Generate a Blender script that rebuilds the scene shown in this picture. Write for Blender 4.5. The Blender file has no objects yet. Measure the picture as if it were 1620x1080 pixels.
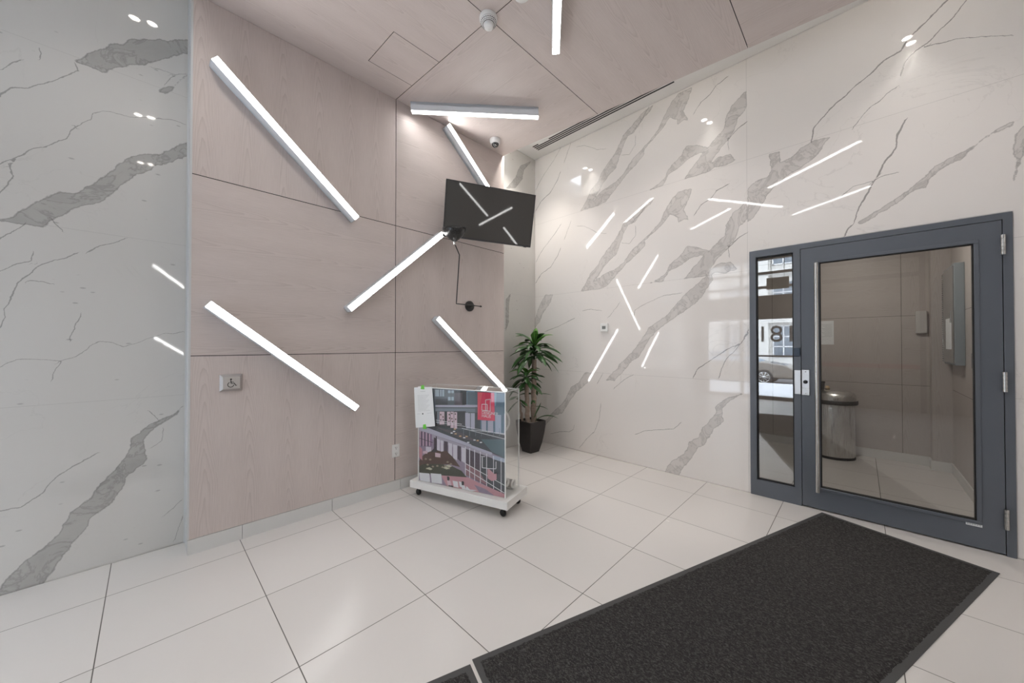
import bpy, bmesh, math, random
import numpy as np
from mathutils import Vector, Matrix
random.seed(7)
SC = bpy.context.scene
COL = SC.collection

# ---------------------------------------------------------------- camera, sky, exposure
CAM_H = 1.3414
cam_d = bpy.data.cameras.new('camera')
cam_d.sensor_width = 36.0
cam_d.lens = 562.5 * 36.0 / 1620.0
cam_d.clip_start = 0.05
cam_d.clip_end = 200
cam = bpy.data.objects.new('camera', cam_d)
COL.objects.link(cam)
YAW, PITCH = math.radians(44.402), math.radians(0.555)
fw = Vector((math.cos(PITCH)*math.cos(YAW), math.cos(PITCH)*math.sin(YAW), math.sin(PITCH)))
cam.rotation_euler = fw.to_track_quat('-Z', 'Y').to_euler()
cam.location = (0, 0, CAM_H)
SC.camera = cam

world = bpy.data.worlds.new('sky'); SC.world = world
world.use_nodes = True
wn = world.node_tree.nodes; wl = world.node_tree.links
bg = wn['Background']
bg.inputs['Color'].default_value = (0.86, 0.92, 1.0, 1)
bg.inputs['Strength'].default_value = 3.6

SC.view_settings.view_transform = 'Standard'
SC.view_settings.look = 'None'
SC.view_settings.gamma = 1.0
SC.view_settings.use_curve_mapping = False
SC.view_settings.exposure = 1.57
SC.cycles.max_bounces = 9
SC.cycles.diffuse_bounces = 5
SC.cycles.glossy_bounces = 5
SC.cycles.transparent_max_bounces = 16
SC.cycles.sample_clamp_indirect = 6.0
SC.cycles.caustics_reflective = False
SC.cycles.caustics_refractive = False
SC.cycles.use_denoising = True

BAR_POWER = 7.5          # emission of the bar lights' diffusers
SPOT_POWER = 20.0        # emission of the recessed downlights' lenses
SPOT_WATT = 9.0          # beam of each downlight

# ---------------------------------------------------------------- measured room
YW, YB, XM = 3.066, 3.295, 3.828      # wood face, recessed marble face, right marble face
XL, XE = 0.183, 2.975                 # ends of the wood box / wood ceiling
XS = 1.591                            # vertical joint
ZS = 3.973                            # high white soffit
SLOPE = 0.0658
XF = -3.0                             # glazed street front
YR = -4.2                             # wall behind the camera
def zc(y): return 3.6214 - SLOPE*(YW - y)

PRINT_BANDS=[[(2.526,3.046),(2.443,3.148),(2.372,3.268),(2.274,3.341),(2.235,3.414),(2.122,3.528),(2.049,3.601),(1.977,3.706),(1.942,3.773),(1.873,3.809),(1.805,3.861),(1.723,3.919),(1.644,3.945),(1.597,3.954),(1.628,3.906),(1.691,3.873),(1.756,3.807),(1.814,3.752),(1.89,3.736),(1.942,3.659),(1.995,3.531),(2.04,3.423),(2.122,3.376),(2.216,3.288),(2.274,3.203),(2.353,3.136),(2.197,3.214),(2.049,3.252),(1.943,3.316),(1.874,3.406),(1.773,3.481),(1.693,3.505),(1.693,3.459),(1.807,3.366),(1.908,3.304),(1.996,3.219),(2.095,3.133),(2.169,3.062),(2.294,3.045)],
[(1.203,3.946),(1.237,3.841),(1.285,3.748),(1.257,3.677),(1.231,3.619),(1.278,3.657),(1.334,3.631),(1.347,3.688),(1.418,3.742),(1.507,3.646),(1.629,3.563),(1.741,3.477),(1.849,3.389),(1.84,3.442),(1.741,3.508),(1.637,3.577),(1.537,3.666),(1.477,3.776),(1.433,3.846),(1.389,3.9),(1.332,3.946)],
[(0.735,3.676),(0.733,3.518),(0.8,3.458),(0.829,3.364),(0.875,3.291),(0.968,3.206),(1.032,3.12),(1.07,3.036),(1.186,3.033),(1.378,2.993),(1.28,3.035),(1.199,3.137),(1.108,3.231),(1.05,3.279),(0.982,3.348),(0.91,3.406),(0.9,3.502),(0.845,3.597)],
[(1.057,3.281),(1.159,3.342),(1.252,3.372),(1.307,3.291),(1.377,3.244),(1.428,3.202),(1.464,3.125),(1.539,3.074),(1.631,3.041),(1.742,2.981),(1.841,2.913),(1.808,2.888),(1.71,2.956),(1.6,3.028),(1.494,3.044),(1.435,3.145),(1.363,3.165),(1.307,3.189),(1.239,3.237),(1.133,3.255),(1.057,3.24)],
[(0.864,3.139),(0.819,3.069),(0.912,3.049),(0.996,3.066),(1.07,3.036),(1.032,3.106),(0.959,3.148)]]
PRINT_HAIR=[([(2.834,3.974),(2.94,3.862),(3.123,3.713),(3.212,3.624),(3.269,3.542)],0.004),
([(2.676,3.967),(2.72,3.883),(2.781,3.757)],0.003),
([(2.846,3.648),(2.892,3.56),(3.012,3.425),(3.174,3.355),(3.277,3.245)],0.007),
([(2.177,3.701),(2.292,3.737),(2.371,3.794),(2.473,3.86),(2.578,3.883)],0.002),
([(1.798,3.697),(1.798,3.602),(1.874,3.519),(1.96,3.543)],0.002),
([(0.884,3.885),(0.98,3.853),(1.03,3.796),(1.118,3.755),(1.184,3.672)],0.005),
([(0.737,3.39),(0.806,3.355),(0.875,3.291)],0.006),
([(0.887,3.295),(0.876,3.197)],0.003),
([(1.644,3.953),(1.74,3.832),(1.806,3.781),(1.839,3.747)],0.005)]
BANDS_RIGHT=[[(1.062,2.027),(1.268,1.861),(1.466,1.647),(1.645,1.536),(1.735,1.398),(1.846,1.256),(1.942,1.164),(2.001,1.116),(2.031,1.06),(2.098,1),(2.175,0.92),(2.065,0.924),(1.977,1.016),(1.923,1.074),(1.846,1.167),(1.772,1.204),(1.646,1.415),(1.559,1.499),(1.41,1.61),(1.223,1.729),(1.12,1.815),(1.069,1.904),(1.02,1.975),(1.034,2.026)],
[(3.098,2.029),(2.976,2.021),(3.013,1.925),(3.136,1.799),(3.212,1.666),(3.29,1.59),(3.337,1.491),(3.332,1.611),(3.29,1.709),(3.212,1.883),(3.148,1.976)],
[(2.467,0.991),(2.568,0.855),(2.673,0.794),(2.781,0.606),(2.892,0.503),(3.008,0.396),(3.127,0.266),(3.127,0.219),(2.961,0.384),(2.814,0.449),(2.716,0.596),(2.589,0.749),(2.517,0.799),(2.407,0.901),(2.33,0.999)],
[(0.802,0.882),(0.891,0.841),(0.972,0.78),(1.001,0.744),(0.996,0.685),(1.068,0.582),(1.117,0.514),(1.142,0.463),(1.155,0.42),(1.238,0.364),(1.258,0.291),(1.291,0.228),(1.406,0.133),(1.462,0.062),(1.491,-0.024),(1.345,-0.008),(1.305,0.086),(1.245,0.169),(1.181,0.279),(1.174,0.308),(1.105,0.362),(1.081,0.407),(1.038,0.481),(1.026,0.523),(0.961,0.586),(0.932,0.616),(0.949,0.653),(0.943,0.744),(0.891,0.802),(0.846,0.845),(0.78,0.89)],
[(0.162,3.015),(0.258,3.027),(0.342,2.998),(0.396,2.95),(0.452,2.928),(0.486,2.926),(0.492,3.021),(0.562,3.023),(0.556,2.936),(0.545,2.889),(0.581,2.828),(0.666,2.819),(0.724,2.77),(0.725,2.472),(0.68,2.503),(0.624,2.592),(0.581,2.668),(0.534,2.726),(0.442,2.796),(0.343,2.833),(0.248,2.894),(0.217,2.937),(0.187,2.998)],
[(-0.704,2.759),(-0.639,2.732),(-0.598,2.708),(-0.555,2.67),(-0.511,2.644),(-0.439,2.614),(-0.383,2.587),(-0.344,2.541),(-0.275,2.473),(-0.202,2.418),(-0.138,2.374),(-0.055,2.324),(0.009,2.283),(-0.009,2.27),(-0.083,2.309),(-0.138,2.342),(-0.233,2.409),(-0.284,2.447),(-0.334,2.455),(-0.354,2.508),(-0.42,2.571),(-0.493,2.591),(-0.538,2.643),(-0.564,2.675),(-0.614,2.71),(-0.704,2.743)],
[(-0.715,2.671),(-0.75,2.723),(-0.749,2.577),(-0.725,2.48),(-0.702,2.381),(-0.714,2.511),(-0.702,2.569)]]
HAIR_RIGHT=[([(0.73,1.475),(0.786,1.36),(0.875,1.316),(0.982,1.239),(1.065,1.176),(1.166,1.093),(1.199,1.02)],0.007),
([(0.73,1.447),(0.83,1.301),(0.915,1.196),(0.949,1.104),(0.972,1.027)],0.005),
([(1.826,1.667),(1.807,1.737),(1.698,1.791),(1.491,1.867),(1.314,1.874)],0.0025),
([(2.497,1.775),(2.395,1.786),(2.238,1.758)],0.003),
([(3.111,1.525),(2.87,1.594),(2.624,1.684)],0.004),
([(1.999,1.832),(2.053,1.762),(2.144,1.668)],0.003),
([(2.631,0.308),(2.641,0.253),(2.716,0.214),(2.848,0.192),(3.008,0.137)],0.003),
([(2.246,0.632),(2.265,0.448),(2.331,0.288),(2.448,0.167),(2.549,0.044)],0.003),
([(1.807,0.339),(1.697,0.396),(1.532,0.438),(1.391,0.469),(1.323,0.543)],0.0035),
([(1.837,1.003),(1.936,0.95),(2.074,0.829)],0.003),
([(2.217,0.997),(2.292,0.876)],0.003),
([(-0.145,3.469),(-0.06,3.396),(0.003,3.359),(0.078,3.299),(0.121,3.274),(0.156,3.244),(0.221,3.18),(0.262,3.131),(0.278,3.028)],0.0085),
([(-0.203,3.234),(-0.153,3.211),(-0.115,3.168),(-0.067,3.153),(-0.013,3.089),(0.028,3.031)],0.004),
([(-0.247,2.973),(-0.206,2.882),(-0.196,2.789),(-0.179,2.75),(-0.141,2.712),(-0.107,2.626),(-0.081,2.572),(-0.045,2.496),(-0.013,2.429),(0.01,2.372),(0.024,2.305)],0.01),
([(0.038,2.277),(0.066,2.245),(0.08,2.203)],0.009),
([(-0.199,2.607),(-0.132,2.605),(-0.081,2.585),(0.036,2.571),(0.092,2.524)],0.003),
([(-0.452,3.719),(-0.39,3.664),(-0.322,3.603),(-0.262,3.557),(-0.23,3.491),(-0.145,3.469)],0.01),
([(-0.532,3.664),(-0.473,3.581),(-0.408,3.527),(-0.36,3.475),(-0.301,3.449),(-0.25,3.402),(-0.224,3.316)],0.006),
([(-0.7,3.311),(-0.577,3.379),(-0.49,3.418),(-0.341,3.449)],0.003)]
BANDS_BACK=[[(-0.315,3.013),(-0.283,3.053),(-0.265,3.092),(-0.233,3.125),(-0.201,3.152),(-0.177,3.199),(-0.123,3.228),(-0.094,3.283),(-0.053,3.301),(-0,3.341),(0.066,3.37),(0.193,3.455),(0.193,3.372),(0.1,3.284),(0.028,3.215),(-0.025,3.161),(-0.077,3.132),(-0.127,3.085),(-0.185,3.037),(-0.204,3.011)],
[(0.035,3.013),(0.057,3.012),(0.102,3.063),(0.119,3.103),(0.159,3.173),(0.171,3.2),(0.147,3.167),(0.102,3.086),(0.057,3.051)],
[(-0.568,2.008),(-0.517,2.043),(-0.506,2.069),(-0.456,2.128),(-0.412,2.181),(-0.363,2.223),(-0.329,2.223),(-0.29,2.249),(-0.241,2.317),(-0.176,2.403),(-0.128,2.479),(-0.088,2.535),(-0.026,2.573),(0.043,2.597),(0.105,2.664),(0.198,2.758),(0.199,2.652),(0.117,2.593),(0.06,2.544),(0.011,2.515),(-0.004,2.479),(-0.057,2.438),(-0.102,2.377),(-0.136,2.329),(-0.175,2.266),(-0.203,2.222),(-0.24,2.19),(-0.284,2.174),(-0.328,2.123),(-0.357,2.088),(-0.403,2.05),(-0.415,2.01)],
[(0.167,0.931),(0.142,0.878),(0.092,0.844),(0.035,0.806),(-0.007,0.76),(-0.02,0.723),(-0.011,0.655),(-0.001,0.62),(-0.019,0.579),(-0.055,0.548),(-0.099,0.514),(-0.099,0.482),(-0.116,0.436),(-0.141,0.393),(-0.174,0.353),(-0.215,0.329),(-0.246,0.304),(-0.254,0.258),(-0.292,0.2),(-0.322,0.152),(-0.358,0.097),(-0.383,0.038),(-0.414,-0.016),(-0.553,-0.025),(-0.551,0.028),(-0.535,0.064),(-0.51,0.096),(-0.477,0.149),(-0.416,0.191),(-0.374,0.232),(-0.345,0.279),(-0.312,0.362),(-0.27,0.396),(-0.231,0.433),(-0.2,0.497),(-0.175,0.528),(-0.134,0.58),(-0.1,0.636),(-0.074,0.695),(-0.075,0.753),(-0.048,0.774),(0.006,0.824),(0.073,0.854),(0.122,0.881)],
[(3.699,3.897),(3.519,3.771),(3.433,3.597),(3.349,3.487),(3.251,3.386),(3.433,3.455),(3.572,3.62),(3.59,3.748),(3.755,3.93)],
[(3.334,2.015),(3.253,1.926),(3.247,1.514),(3.305,1.654),(3.298,1.838)]]
HAIR_BACK=[([(-0.57,2.68),(-0.556,2.709),(-0.53,2.745),(-0.473,2.772),(-0.438,2.813),(-0.397,2.852),(-0.351,2.907),(-0.304,2.964),(-0.311,2.995)],0.004),
([(0.062,3.074),(0.09,3.136),(0.13,3.185),(0.165,3.201)],0.002),
([(0.001,3.153),(0.056,3.164),(0.107,3.165)],0.0015),
([(-0.31,2.627),(-0.253,2.698),(-0.248,2.732),(-0.212,2.767),(-0.169,2.78),(-0.1,2.783),(-0.023,2.815),(0.103,2.857),(0.161,2.851)],0.0022),
([(-0.443,3.003),(-0.439,2.986),(-0.445,2.959)],0.004),
([(-0.571,2.822),(-0.539,2.866),(-0.505,2.911)],0.003),
([(-0.31,2.627),(-0.332,2.59),(-0.344,2.543),(-0.382,2.507),(-0.414,2.467),(-0.47,2.432),(-0.493,2.39),(-0.519,2.361),(-0.534,2.31),(-0.526,2.256),(-0.544,2.205),(-0.566,2.163)],0.0035),
([(-0.493,2.39),(-0.531,2.353),(-0.567,2.311)],0.003),
([(-0.486,2.009),(-0.509,1.975),(-0.542,1.941),(-0.564,1.911)],0.004),
([(-0.395,2.058),(-0.378,2.036),(-0.357,2.007)],0.003),
([(-0.109,2.009),(-0.153,1.974),(-0.224,1.938),(-0.26,1.896)],0.003),
([(-0.304,1.881),(-0.351,1.841),(-0.405,1.812),(-0.445,1.776),(-0.464,1.74),(-0.487,1.708),(-0.506,1.686),(-0.517,1.624),(-0.531,1.578),(-0.549,1.532),(-0.547,1.482),(-0.56,1.431)],0.004),
([(-0.453,1.853),(-0.461,1.809),(-0.514,1.781),(-0.562,1.738)],0.003),
([(-0.468,1.697),(-0.428,1.699),(-0.396,1.69)],0.003),
([(0.163,1.432),(0.114,1.419),(0.069,1.418),(0.014,1.393),(-0.038,1.362),(-0.114,1.329),(-0.168,1.358),(-0.21,1.361),(-0.242,1.34),(-0.269,1.302),(-0.304,1.268),(-0.367,1.249),(-0.413,1.26),(-0.499,1.263),(-0.543,1.239),(-0.558,1.22)],0.0022),
([(-0.284,1.52),(-0.305,1.446),(-0.322,1.37)],0.0025),
([(-0.355,1.242),(-0.371,1.209),(-0.387,1.143)],0.003),
([(-0.551,0.453),(-0.486,0.454),(-0.439,0.484),(-0.411,0.51),(-0.391,0.55),(-0.362,0.589),(-0.318,0.625),(-0.272,0.651),(-0.217,0.687)],0.004),
([(0.161,0.287),(0.126,0.256),(0.077,0.212)],0.0025),
([(0.167,0.174),(0.128,0.037)],0.0025),
([(0.006,0.91),(0.044,0.858)],0.002),
([(0.073,0.786),(0.064,0.707),(0.017,0.676)],0.0018)]
POSTER=[('slate',[(-0.011,0.807),(0.864,0.822),(0.865,0.486),(-0.009,0.46)]),
('blue',[(0.609,0.817),(0.864,0.822),(0.865,0.486),(0.609,0.509)]),
('bluelt',[(0.712,0.821),(0.783,0.821),(0.776,0.714),(0.712,0.71)]),
('sky',[(0.18,0.814),(0.276,0.819),(0.276,0.761),(0.18,0.755)]),
('slatedk',[(0.23,0.816),(0.23,0.759),(0.224,0.758),(0.223,0.816)]),
('slatedk',[(0.254,0.818),(0.254,0.755),(0.249,0.755),(0.249,0.817)]),
('sky',[(0.315,0.814),(0.375,0.817),(0.375,0.795),(0.315,0.791)]),
('sky',[(0.315,0.759),(0.375,0.763),(0.375,0.733),(0.315,0.729)]),
('slatedk',[(0.35,0.82),(0.35,0.727),(0.344,0.726),(0.344,0.82)]),
('dark',[(0.381,0.817),(0.5,0.817),(0.5,0.703),(0.381,0.694)]),
('mauvedk',[(0.381,0.797),(0.459,0.802),(0.46,0.7),(0.381,0.694)]),
('slatedk',[(0.18,0.735),(0.312,0.744),(0.312,0.69),(0.18,0.681)]),
('bluelt',[(0.503,0.819),(0.579,0.823),(0.579,0.709),(0.503,0.703)]),
('blue2',[(0.507,0.815),(0.605,0.816),(0.606,0.712),(0.507,0.704)]),
('lav',[(0.183,0.68),(0.585,0.709),(0.585,0.691),(0.183,0.665)]),
('lav',[(0.487,0.705),(0.606,0.712),(0.606,0.695),(0.487,0.687)]),
('slatelt',[(0.184,0.652),(0.585,0.68),(0.585,0.652),(0.184,0.627)]),
('dark',[(0.184,0.627),(0.494,0.652),(0.495,0.514),(0.184,0.483)]),
('slatelt',[(0.202,0.627),(0.221,0.628),(0.221,0.522),(0.203,0.52)]),
('pinkw',[(0.227,0.627),(0.279,0.631),(0.279,0.522),(0.227,0.517)]),
('pinkw',[(0.306,0.633),(0.336,0.636),(0.337,0.518),(0.307,0.515)]),
('pinkw',[(0.341,0.636),(0.373,0.639),(0.374,0.502),(0.342,0.499)]),
('pinkw',[(0.378,0.635),(0.408,0.637),(0.408,0.481),(0.379,0.478)]),
('lav',[(0.489,0.639),(0.517,0.642),(0.517,0.531),(0.489,0.528)]),
('dark',[(0.245,0.564),(0.245,0.544),(0.235,0.543),(0.235,0.563)]),
('dark',[(0.272,0.566),(0.272,0.547),(0.262,0.546),(0.262,0.566)]),
('brown',[(0.322,0.616),(0.335,0.617),(0.335,0.605),(0.322,0.604)]),
('brown',[(0.348,0.628),(0.362,0.629),(0.362,0.617),(0.348,0.616)]),
('brown',[(0.349,0.583),(0.362,0.584),(0.362,0.573),(0.349,0.571)]),
('brown',[(0.384,0.626),(0.397,0.627),(0.397,0.615),(0.384,0.614)]),
('brown',[(0.325,0.586),(0.338,0.587),(0.338,0.575),(0.325,0.574)]),
('brown',[(0.355,0.559),(0.368,0.56),(0.368,0.548),(0.355,0.547)]),
('brown',[(0.319,0.556),(0.332,0.557),(0.332,0.545),(0.319,0.544)]),
('brown',[(0.387,0.582),(0.4,0.583),(0.4,0.571),(0.387,0.57)]),
('brown',[(0.233,0.608),(0.247,0.609),(0.247,0.597),(0.233,0.596)]),
('brown',[(0.258,0.59),(0.271,0.591),(0.271,0.579),(0.258,0.578)]),
('lav',[(0.499,0.636),(0.536,0.639),(0.536,0.514),(0.499,0.511)]),
('lav',[(0.543,0.64),(0.581,0.643),(0.581,0.514),(0.543,0.51)]),
('slatedk',[(0.584,0.648),(0.633,0.652),(0.634,0.501),(0.584,0.495)]),
('lav',[(0.644,0.589),(0.688,0.593),(0.688,0.511),(0.645,0.506)]),
('lav',[(0.703,0.592),(0.752,0.597),(0.752,0.504),(0.703,0.498)]),
('lavblue',[(0.77,0.645),(0.823,0.649),(0.823,0.502),(0.771,0.496)]),
('lav',[(0.85,0.661),(0.86,0.662),(0.86,0.501),(0.85,0.5)]),
('slatedk',[(-0.01,0.481),(0.189,0.5),(0.865,0.496),(0.865,0.338),(0.756,0.324),(-0.009,0.446)]),
('mauvedk',[(0.181,0.493),(0.457,0.467),(0.639,0.41),(0.426,0.425)]),
('teal',[(0.639,0.436),(0.865,0.462),(0.865,0.314),(0.741,0.347)]),
('white',[(0.19,0.536),(0.457,0.528),(0.456,0.525),(0.189,0.532)]),
('white',[(0.457,0.528),(0.865,0.498),(0.864,0.494),(0.456,0.525)]),
('white',[(0.19,0.553),(0.457,0.542),(0.456,0.538),(0.189,0.549)]),
('white',[(0.549,0.505),(0.865,0.507),(0.865,0.503),(0.549,0.501)]),
('white',[(0.457,0.509),(0.865,0.464),(0.864,0.46),(0.456,0.505)]),
('slatelt',[(0.474,0.509),(0.474,0.443),(0.471,0.443),(0.47,0.508)]),
('slatelt',[(0.533,0.514),(0.533,0.45),(0.529,0.449),(0.529,0.514)]),
('slatelt',[(0.59,0.52),(0.59,0.456),(0.587,0.456),(0.586,0.52)]),
('slatelt',[(0.647,0.526),(0.647,0.462),(0.643,0.462),(0.643,0.526)]),
('slatelt',[(0.702,0.532),(0.702,0.468),(0.699,0.468),(0.699,0.531)]),
('slatelt',[(0.757,0.537),(0.757,0.474),(0.754,0.474),(0.753,0.537)]),
('slatelt',[(0.811,0.543),(0.811,0.48),(0.807,0.48),(0.807,0.542)]),
('white',[(0.367,0.476),(0.389,0.479),(0.389,0.47),(0.367,0.467)]),
('gold',[(0.383,0.458),(0.405,0.461),(0.405,0.451),(0.383,0.449)]),
('white',[(0.343,0.461),(0.365,0.463),(0.365,0.454),(0.343,0.451)]),
('gold',[(0.43,0.444),(0.452,0.446),(0.452,0.437),(0.43,0.434)]),
('white',[(0.469,0.435),(0.491,0.437),(0.491,0.428),(0.469,0.426)]),
('gold',[(0.493,0.448),(0.514,0.45),(0.514,0.441),(0.493,0.439)]),
('white',[(0.569,0.427),(0.59,0.429),(0.59,0.42),(0.569,0.418)]),
('gold',[(0.599,0.426),(0.62,0.429),(0.62,0.42),(0.599,0.417)]),
('white',[(0.629,0.414),(0.65,0.417),(0.65,0.408),(0.629,0.405)]),
('gold',[(0.375,0.497),(0.397,0.499),(0.397,0.49),(0.375,0.488)]),
('white',[(0.508,0.4),(0.53,0.403),(0.53,0.394),(0.508,0.391)]),
('mauve',[(-0.009,0.46),(0.744,0.337),(0.865,0.304),(0.865,-0.012),(-0.007,-0.01)]),
('lavmid',[(-0.009,0.449),(0.744,0.322),(0.865,0.301),(0.865,0.265),(0.496,0.315),(-0.009,0.411)]),
('purple',[(-0,0.433),(0.147,0.448),(0.148,0.325),(0,0.307)]),
('pinkw',[(0.022,0.444),(0.022,0.31),(0.013,0.309),(0.013,0.443)]),
('pinkw',[(0.057,0.438),(0.057,0.314),(0.049,0.313),(0.048,0.437)]),
('pinkw',[(0.092,0.432),(0.092,0.318),(0.083,0.317),(0.083,0.431)]),
('pinkw',[(0.126,0.426),(0.126,0.322),(0.118,0.321),(0.117,0.425)]),
('purpledk',[(0.039,0.437),(0.04,0.305),(0.031,0.304),(0.03,0.436)]),
('purpledk',[(0.074,0.44),(0.075,0.309),(0.066,0.308),(0.065,0.44)]),
('purpledk',[(0.11,0.444),(0.111,0.314),(0.102,0.313),(0.102,0.443)]),
('dark',[(0.001,0.379),(0.157,0.355),(0.155,0.351),(-0.001,0.375)]),
('lavwhite',[(0.202,0.391),(0.232,0.386),(0.232,0.256),(0.202,0.273)]),
('lavwhite',[(0.24,0.384),(0.268,0.38),(0.268,0.25),(0.24,0.267)]),
('lavwhite',[(0.322,0.371),(0.359,0.367),(0.359,0.24),(0.322,0.255)]),
('lavwhite',[(0.369,0.363),(0.41,0.36),(0.41,0.234),(0.369,0.248)]),
('lavwhite',[(0.454,0.349),(0.491,0.346),(0.492,0.221),(0.454,0.235)]),
('purpledk',[(0.168,0.399),(0.198,0.394),(0.199,0.261),(0.168,0.285)]),
('purpledk',[(0.275,0.381),(0.314,0.378),(0.314,0.247),(0.275,0.268)]),
('purpledk',[(0.413,0.358),(0.448,0.355),(0.448,0.226),(0.413,0.248)]),
('purpledk',[(0.497,0.342),(0.865,0.277),(0.865,0.019),(0.498,0.127)]),
('pinkdk',[(0.498,0.224),(0.698,0.152),(0.698,0.076),(0.498,0.127)]),
('slatedk',[(0.639,0.308),(0.865,0.271),(0.865,0.031),(0.698,0.076),(0.64,0.156)]),
('lavblue',[(0.748,0.323),(0.865,0.308),(0.865,0.277),(0.748,0.292)]),
('lav',[(0.488,0.39),(0.733,0.344),(0.743,0.342),(0.743,0.323),(0.72,0.324),(0.488,0.369)]),
('lav',[(-0.009,0.471),(0.087,0.48),(0.549,0.384),(0.549,0.361),(-0.009,0.449)]),
('white',[(0.495,0.359),(0.495,0.11),(0.489,0.109),(0.489,0.358)]),
('white',[(0.536,0.352),(0.536,0.096),(0.53,0.095),(0.529,0.351)]),
('white',[(0.583,0.345),(0.583,0.081),(0.577,0.08),(0.577,0.344)]),
('white',[(0.637,0.336),(0.638,0.063),(0.632,0.062),(0.631,0.336)]),
('white',[(0.696,0.327),(0.696,0.044),(0.69,0.043),(0.69,0.327)]),
('white',[(0.758,0.318),(0.759,0.023),(0.753,0.022),(0.753,0.317)]),
('white',[(0.826,0.307),(0.827,0.001),(0.821,-0),(0.821,0.306)]),
('white',[(0.49,0.224),(0.854,0.103),(0.851,0.099),(0.487,0.219)]),
('white',[(0.49,0.181),(0.854,0.043),(0.851,0.038),(0.487,0.176)]),
('white',[(0.656,0.294),(0.656,0.209),(0.649,0.208),(0.649,0.293)]),
('white',[(0.653,0.211),(0.689,0.214),(0.688,0.208),(0.652,0.206)]),
('white',[(0.695,0.212),(0.778,0.221),(0.778,0.216),(0.695,0.206)]),
('white',[(0.775,0.218),(0.775,0.276),(0.781,0.277),(0.781,0.219)]),
('white',[(0.643,0.3),(0.679,0.305),(0.679,0.3),(0.643,0.295)]),
('pink',[(0.701,0.204),(0.717,0.207),(0.765,0.175),(0.784,0.184),(0.784,0.134),(0.74,0.115),(0.702,0.132)]),
('green',[(-0.007,0.117),(0.065,0.172),(0.217,0.183),(0.364,0.177),(0.454,0.153),(0.505,0.108),(0.272,0.087),(-0.006,0.063)]),
('brown',[(0,0.163),(0.05,0.227),(0.107,0.268),(0.176,0.299),(0.251,0.287),(0.298,0.301),(0.364,0.258),(0.403,0.22),(0.441,0.183),(0.338,0.189),(0.204,0.175),(0.065,0.155),(0.001,0.129)]),
('greydk',[(0.189,0.412),(0.2,0.413),(0.2,0.28),(0.135,0.266),(0.19,0.329)]),
('tan',[(0.1,0.164),(0.118,0.158),(0.106,0.146),(0.086,0.15)]),
('tan',[(0.128,0.213),(0.146,0.206),(0.133,0.194),(0.114,0.198)]),
('tan',[(0.156,0.155),(0.174,0.149),(0.161,0.137),(0.142,0.141)]),
('tan',[(0.285,0.179),(0.302,0.173),(0.29,0.162),(0.271,0.165)]),
('tan',[(0.325,0.164),(0.342,0.157),(0.33,0.146),(0.311,0.15)]),
('tan',[(0.311,0.216),(0.328,0.21),(0.317,0.198),(0.298,0.202)]),
('tan',[(0.258,0.165),(0.275,0.158),(0.263,0.147),(0.245,0.151)]),
('tan',[(0.079,0.211),(0.097,0.205),(0.084,0.193),(0.065,0.197)]),
('tan',[(0.344,0.204),(0.361,0.198),(0.35,0.187),(0.331,0.191)]),
('tan',[(0.093,0.129),(0.111,0.123),(0.099,0.111),(0.079,0.115)]),
('tan',[(0.135,0.13),(0.153,0.124),(0.141,0.112),(0.121,0.116)]),
('tan',[(0.204,0.168),(0.222,0.161),(0.209,0.15),(0.19,0.154)]),
('cream',[(0.086,0.119),(0.121,0.136),(0.156,0.124),(0.128,0.111)]),
('cream',[(0.265,0.151),(0.298,0.167),(0.331,0.156),(0.305,0.143)]),
('cream',[(0.291,0.172),(0.325,0.187),(0.357,0.176),(0.331,0.163)]),
('lavwhite',[(0.082,0.31),(0.141,0.312),(0.142,0.278),(0.1,0.261),(0.082,0.27)]),
('pinkw',[(0.183,0.27),(0.241,0.269),(0.238,0.235),(0.183,0.233)]),
('pinkw',[(0.05,0.266),(0.1,0.275),(0.1,0.25),(0.05,0.244)]),
('pink',[(-0.004,0.316),(0.043,0.282),(0.043,0.181),(-0.003,0.22)]),
('pink',[(0.245,0.083),(0.52,0.11),(0.616,0.084),(0.993,0.004),(0.77,0.003),(0.312,-0.005)]),
('mauve',[(0.577,0.06),(0.689,0.04),(0.766,0.003),(0.624,0.006)]),
('white',[(0.008,0.071),(0.121,0.08),(0.13,0.006),(0.021,-0.002)]),
('white',[(0.134,0.085),(0.248,0.095),(0.257,0.013),(0.147,0.005)]),
('white',[(0.364,0.058),(0.416,0.059),(0.424,0.009),(0.376,0.011)]),
('white',[(0.426,0.063),(0.454,0.06),(0.462,0.016),(0.437,0.021)]),
('white',[(0.503,0.036),(0.537,0.013),(0.61,0.02),(0.53,-0.005),(0.489,-0.007)]),
('dark',[(0.308,0.083),(0.324,0.087),(0.335,0.077),(0.331,0.053),(0.311,0.052)]),
('pinkw',[(0.307,0.051),(0.341,0.054),(0.355,0.013),(0.315,0.009)]),
('dark',[(0.322,0.013),(0.368,0.016),(0.374,-0.002),(0.328,-0.002)]),
('dark',[(0.454,0.066),(0.47,0.071),(0.48,0.061),(0.476,0.037),(0.457,0.035)]),
('white',[(0.453,0.035),(0.486,0.038),(0.499,-0.002),(0.461,-0.006)]),
('dark',[(0.467,-0.002),(0.511,0),(0.517,-0.017),(0.474,-0.017)]),
('red',[(0.608,0.817),(0.762,0.82),(0.768,0.597),(0.609,0.592)]),
('redpink',[(0.679,0.819),(0.73,0.819),(0.731,0.641),(0.68,0.67)]),
('redlt',[(0.608,0.817),(0.655,0.818),(0.622,0.68),(0.609,0.602)]),
('white',[(0.648,0.723),(0.698,0.726),(0.698,0.722),(0.648,0.718)]),
('white',[(0.701,0.724),(0.701,0.672),(0.696,0.671),(0.696,0.724)]),
('white',[(0.698,0.669),(0.648,0.67),(0.649,0.675),(0.699,0.674)]),
('white',[(0.646,0.672),(0.646,0.72),(0.651,0.721),(0.651,0.672)]),
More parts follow.
